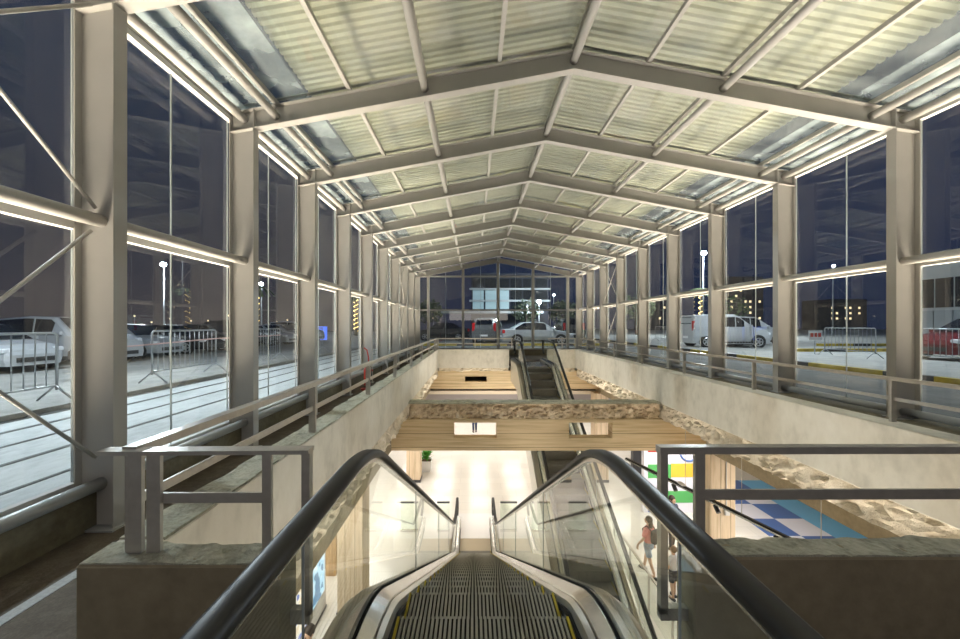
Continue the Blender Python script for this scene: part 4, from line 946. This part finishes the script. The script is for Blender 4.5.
# ================================================================== people
def person(loc, rz, label, h=1.6, top='greycloth', bottom='blackcloth', short=True, hairm='hair', long_hair=False, stride=.0, backpack=False, arm=.0):
    t = empty('person', loc, label, 'person', 'people on the lower floor', rz); k = h / 1.7
    def V(x, y, z): return Vector((x * k, y * k, z * k))
    J = {}; E = []; RAD = {}
    def j(n, p, r): J[n] = V(*p); RAD[n] = r * k
    j('pelvis', (0, 0, .93), .125); j('waist', (0, 0, 1.08), .105); j('chest', (0, .0, 1.28), .125); j('neck', (0, 0, 1.45), .05); j('jaw', (0, .015, 1.53), .062); j('head', (0, .01, 1.61), .088); j('crown', (0, 0, 1.68), .055)
    E += [('pelvis', 'waist'), ('waist', 'chest'), ('chest', 'neck'), ('neck', 'jaw'), ('jaw', 'head'), ('head', 'crown')]
    for s_, nm in ((-1, 'l'), (1, 'r')):
        st = stride * s_
        j(nm + 'hip', (s_ * .09, 0, .86), .09); j(nm + 'knee', (s_ * .095, st * .5 + .02, .48), .056); j(nm + 'ank', (s_ * .095, st - .02, .085), .037); j(nm + 'toe', (s_ * .105, st + .13, .035), .03)
        E += [('pelvis', nm + 'hip'), (nm + 'hip', nm + 'knee'), (nm + 'knee', nm + 'ank'), (nm + 'ank', nm + 'toe')]
        sw = -stride * s_ * .6
        j(nm + 'sho', (s_ * .17, 0, 1.38), .056); j(nm + 'elb', (s_ * .225, sw * .4 - .02, 1.10), .04); j(nm + 'wri', (s_ * .235, sw + .06 + arm, .88 + arm), .027); j(nm + 'palm', (s_ * .235, sw + .085 + arm, .80 + arm), .03)
        E += [('chest', nm + 'sho'), (nm + 'sho', nm + 'elb'), (nm + 'elb', nm + 'wri'), (nm + 'wri', nm + 'palm')]
        for fi, (fx, L) in enumerate(((-.028, .07), (-.01, .085), (.01, .08), (.027, .062))):
            j(nm + 'f%d' % fi, (s_ * .235 + s_ * 0.004, sw + .085 + fx + arm, .80 - .05 + arm), .009); j(nm + 'g%d' % fi, (s_ * .225, sw + .09 + fx + arm, .80 - .05 - L * .6 + arm), .008)
            E += [(nm + 'palm', nm + 'f%d' % fi), (nm + 'f%d' % fi, nm + 'g%d' % fi)]
        j(nm + 'th', (s_ * .215, sw + .125 + arm, .775 + arm), .010); E.append((nm + 'palm', nm + 'th'))
    names = list(J); me = bpy.data.meshes.new('person_body'); me.from_pydata([J[n] for n in names], [(names.index(a), names.index(b)) for a, b in E], [])
    me.materials.append(M['skin']); o = bpy.data.objects.new('body', me); COL.objects.link(o); o.parent = t
    md = o.modifiers.new('Skin', 'SKIN')
    for i, n in enumerate(names):
        sv = me.skin_vertices[0].data[i]; r = RAD[n]; sv.radius = (r, r * (.72 if n in ('pelvis', 'waist', 'chest') else 1)); sv.use_root = (n == 'pelvis')
    o.modifiers.new('Sub', 'SUBSURF').levels = 1; o.modifiers['Sub'].render_levels = 2
    for p in me.polygons: p.use_smooth = True
    def B(mb, n_, m_): return mb.build(n_, m_, t, True, world=False)
    def ring(c, rx, ry, n=14): return [(c.x + rx * k * math.cos(2 * math.pi * i / n), c.y + ry * k * math.sin(2 * math.pi * i / n), c.z) for i in range(n)]
    mb = MB().loft([ring(V(0, 0, z), rx, ry) for z, rx, ry in ((.90, .165, .125), (1.08, .15, .115), (1.28, .175, .13), (1.40, .17, .11), (1.46, .075, .07))])
    for s_, nm in ((-1, 'l'), (1, 'r')):
        a, b = J[nm + 'sho'], J[nm + 'elb']; mb.tube([a - Vector((s_ * .03, 0, -.01)), a.lerp(b, .4), a.lerp(b, .75)], [.075 * k, .066 * k, .062 * k], 10)
    B(mb, 'shirt', top)
    mb = MB().loft([ring(V(0, 0, z), rx, ry) for z, rx, ry in ((.80, .18, .125), (.90, .172, .13), (.98, .16, .122))])
    for s_, nm in ((-1, 'l'), (1, 'r')):
        a, b, c = J[nm + 'hip'], J[nm + 'knee'], J[nm + 'ank']
        pts = [a, a.lerp(b, .75)] if short else [a, b, b.lerp(c, .95)]
        mb.tube(pts, [.098 * k, .085 * k] if short else [.098 * k, .072 * k, .055 * k], 10)
    B(mb, 'shorts' if short else 'trousers', bottom)
    for s_, nm in ((-1, 'l'), (1, 'r')):
        a = J[nm + 'ank']; B(MB().loft([[(a.x + x * k, a.y + y * k, a.z - .085 * k + z * k) for x, y in ((-.045, -.07), (.045, -.07), (.05, .1), (.03, .17), (-.03, .17), (-.05, .1))] for z in (0, .055)]), 'shoe', 'shoe')
    hd = J['head']; hm = MB().sphere((hd.x, hd.y - .02 * k, hd.z + .025 * k), .108 * k, 14, 8, (.92, 1.0, 1.0))
    if long_hair: hm.sphere((hd.x, hd.y - .075 * k, hd.z - .12 * k), .1 * k, 10, 6, (.9, .55, 1.5))
    B(hm, 'hair', hairm)
    fc = MB().sphere((hd.x, hd.y + .05 * k, hd.z - .03 * k), .078 * k, 12, 8, (.9, .8, 1.15)); fc.sphere((hd.x, hd.y + .118 * k, hd.z - .035 * k), .016 * k, 6, 4, (.8, 1, 1.3))
    for s_ in (-1, 1): fc.sphere((hd.x + s_ * .088 * k, hd.y, hd.z - .02 * k), .022 * k, 6, 4, (.5, .8, 1.3))
    B(fc, 'face', 'skin')
    ev = MB()
    for s_ in (-1, 1): ev.sphere((hd.x + s_ * .03 * k, hd.y + .108 * k, hd.z - .01 * k), .009 * k, 6, 4)
    ev.box(hd.x - .022 * k, hd.x + .022 * k, hd.y + .105 * k, hd.y + .112 * k, hd.z - .078 * k, hd.z - .072 * k)
    B(ev, 'eyes_and_mouth', 'hair')
    if backpack:
        bp = MB().bbox(-.15 * k, .15 * k, -.30 * k, -.125 * k, 1.02 * k, 1.40 * k, .035 * k)
        for s_ in (-1, 1): bp.tube([(s_ * .1 * k, -.13 * k, 1.38 * k), (s_ * .11 * k, 0, 1.47 * k), (s_ * .11 * k, .13 * k, 1.34 * k), (s_ * .13 * k, .08 * k, 1.10 * k)], .018 * k, 6)
        b_ = B(bp, 'backpack', 'blackcloth')
    return t
FZ = -5.45
person((5.0, 10.7, FZ), R(35), 'woman in a coral top and denim shorts walking with a black backpack', 1.62, 'pink', 'denim', True, 'hair', True, .22, True)
person((5.2, 9.75, FZ), R(20), 'boy in a grey shirt and black shorts behind the glass balustrade', 1.32, 'greycloth', 'blackcloth', True, 'brownhair', False, .06)
person((6.3, 11.9, FZ), R(200), 'person in dark clothes standing before the coloured panel wall', 1.66, 'navy', 'blackcloth', False, 'hair', False, .05)
person((5.36, 8.9, FZ), R(150), 'person in a pink shirt beside the boy in grey', 1.6, 'pink', 'navy', True, 'brownhair', True, .08, False, .1)
person((-2.96, 6.75, FZ), R(160), 'dark-haired person below the left concrete end wall', 1.66, 'white', 'navy', False, 'hair', False, .08)
person((.08, 24.9, FZ), R(10), 'person in dark trousers standing far off, seen through the left slot of the middle beam', 1.72, 'navy', 'navy', False, 'hair', False, .03)
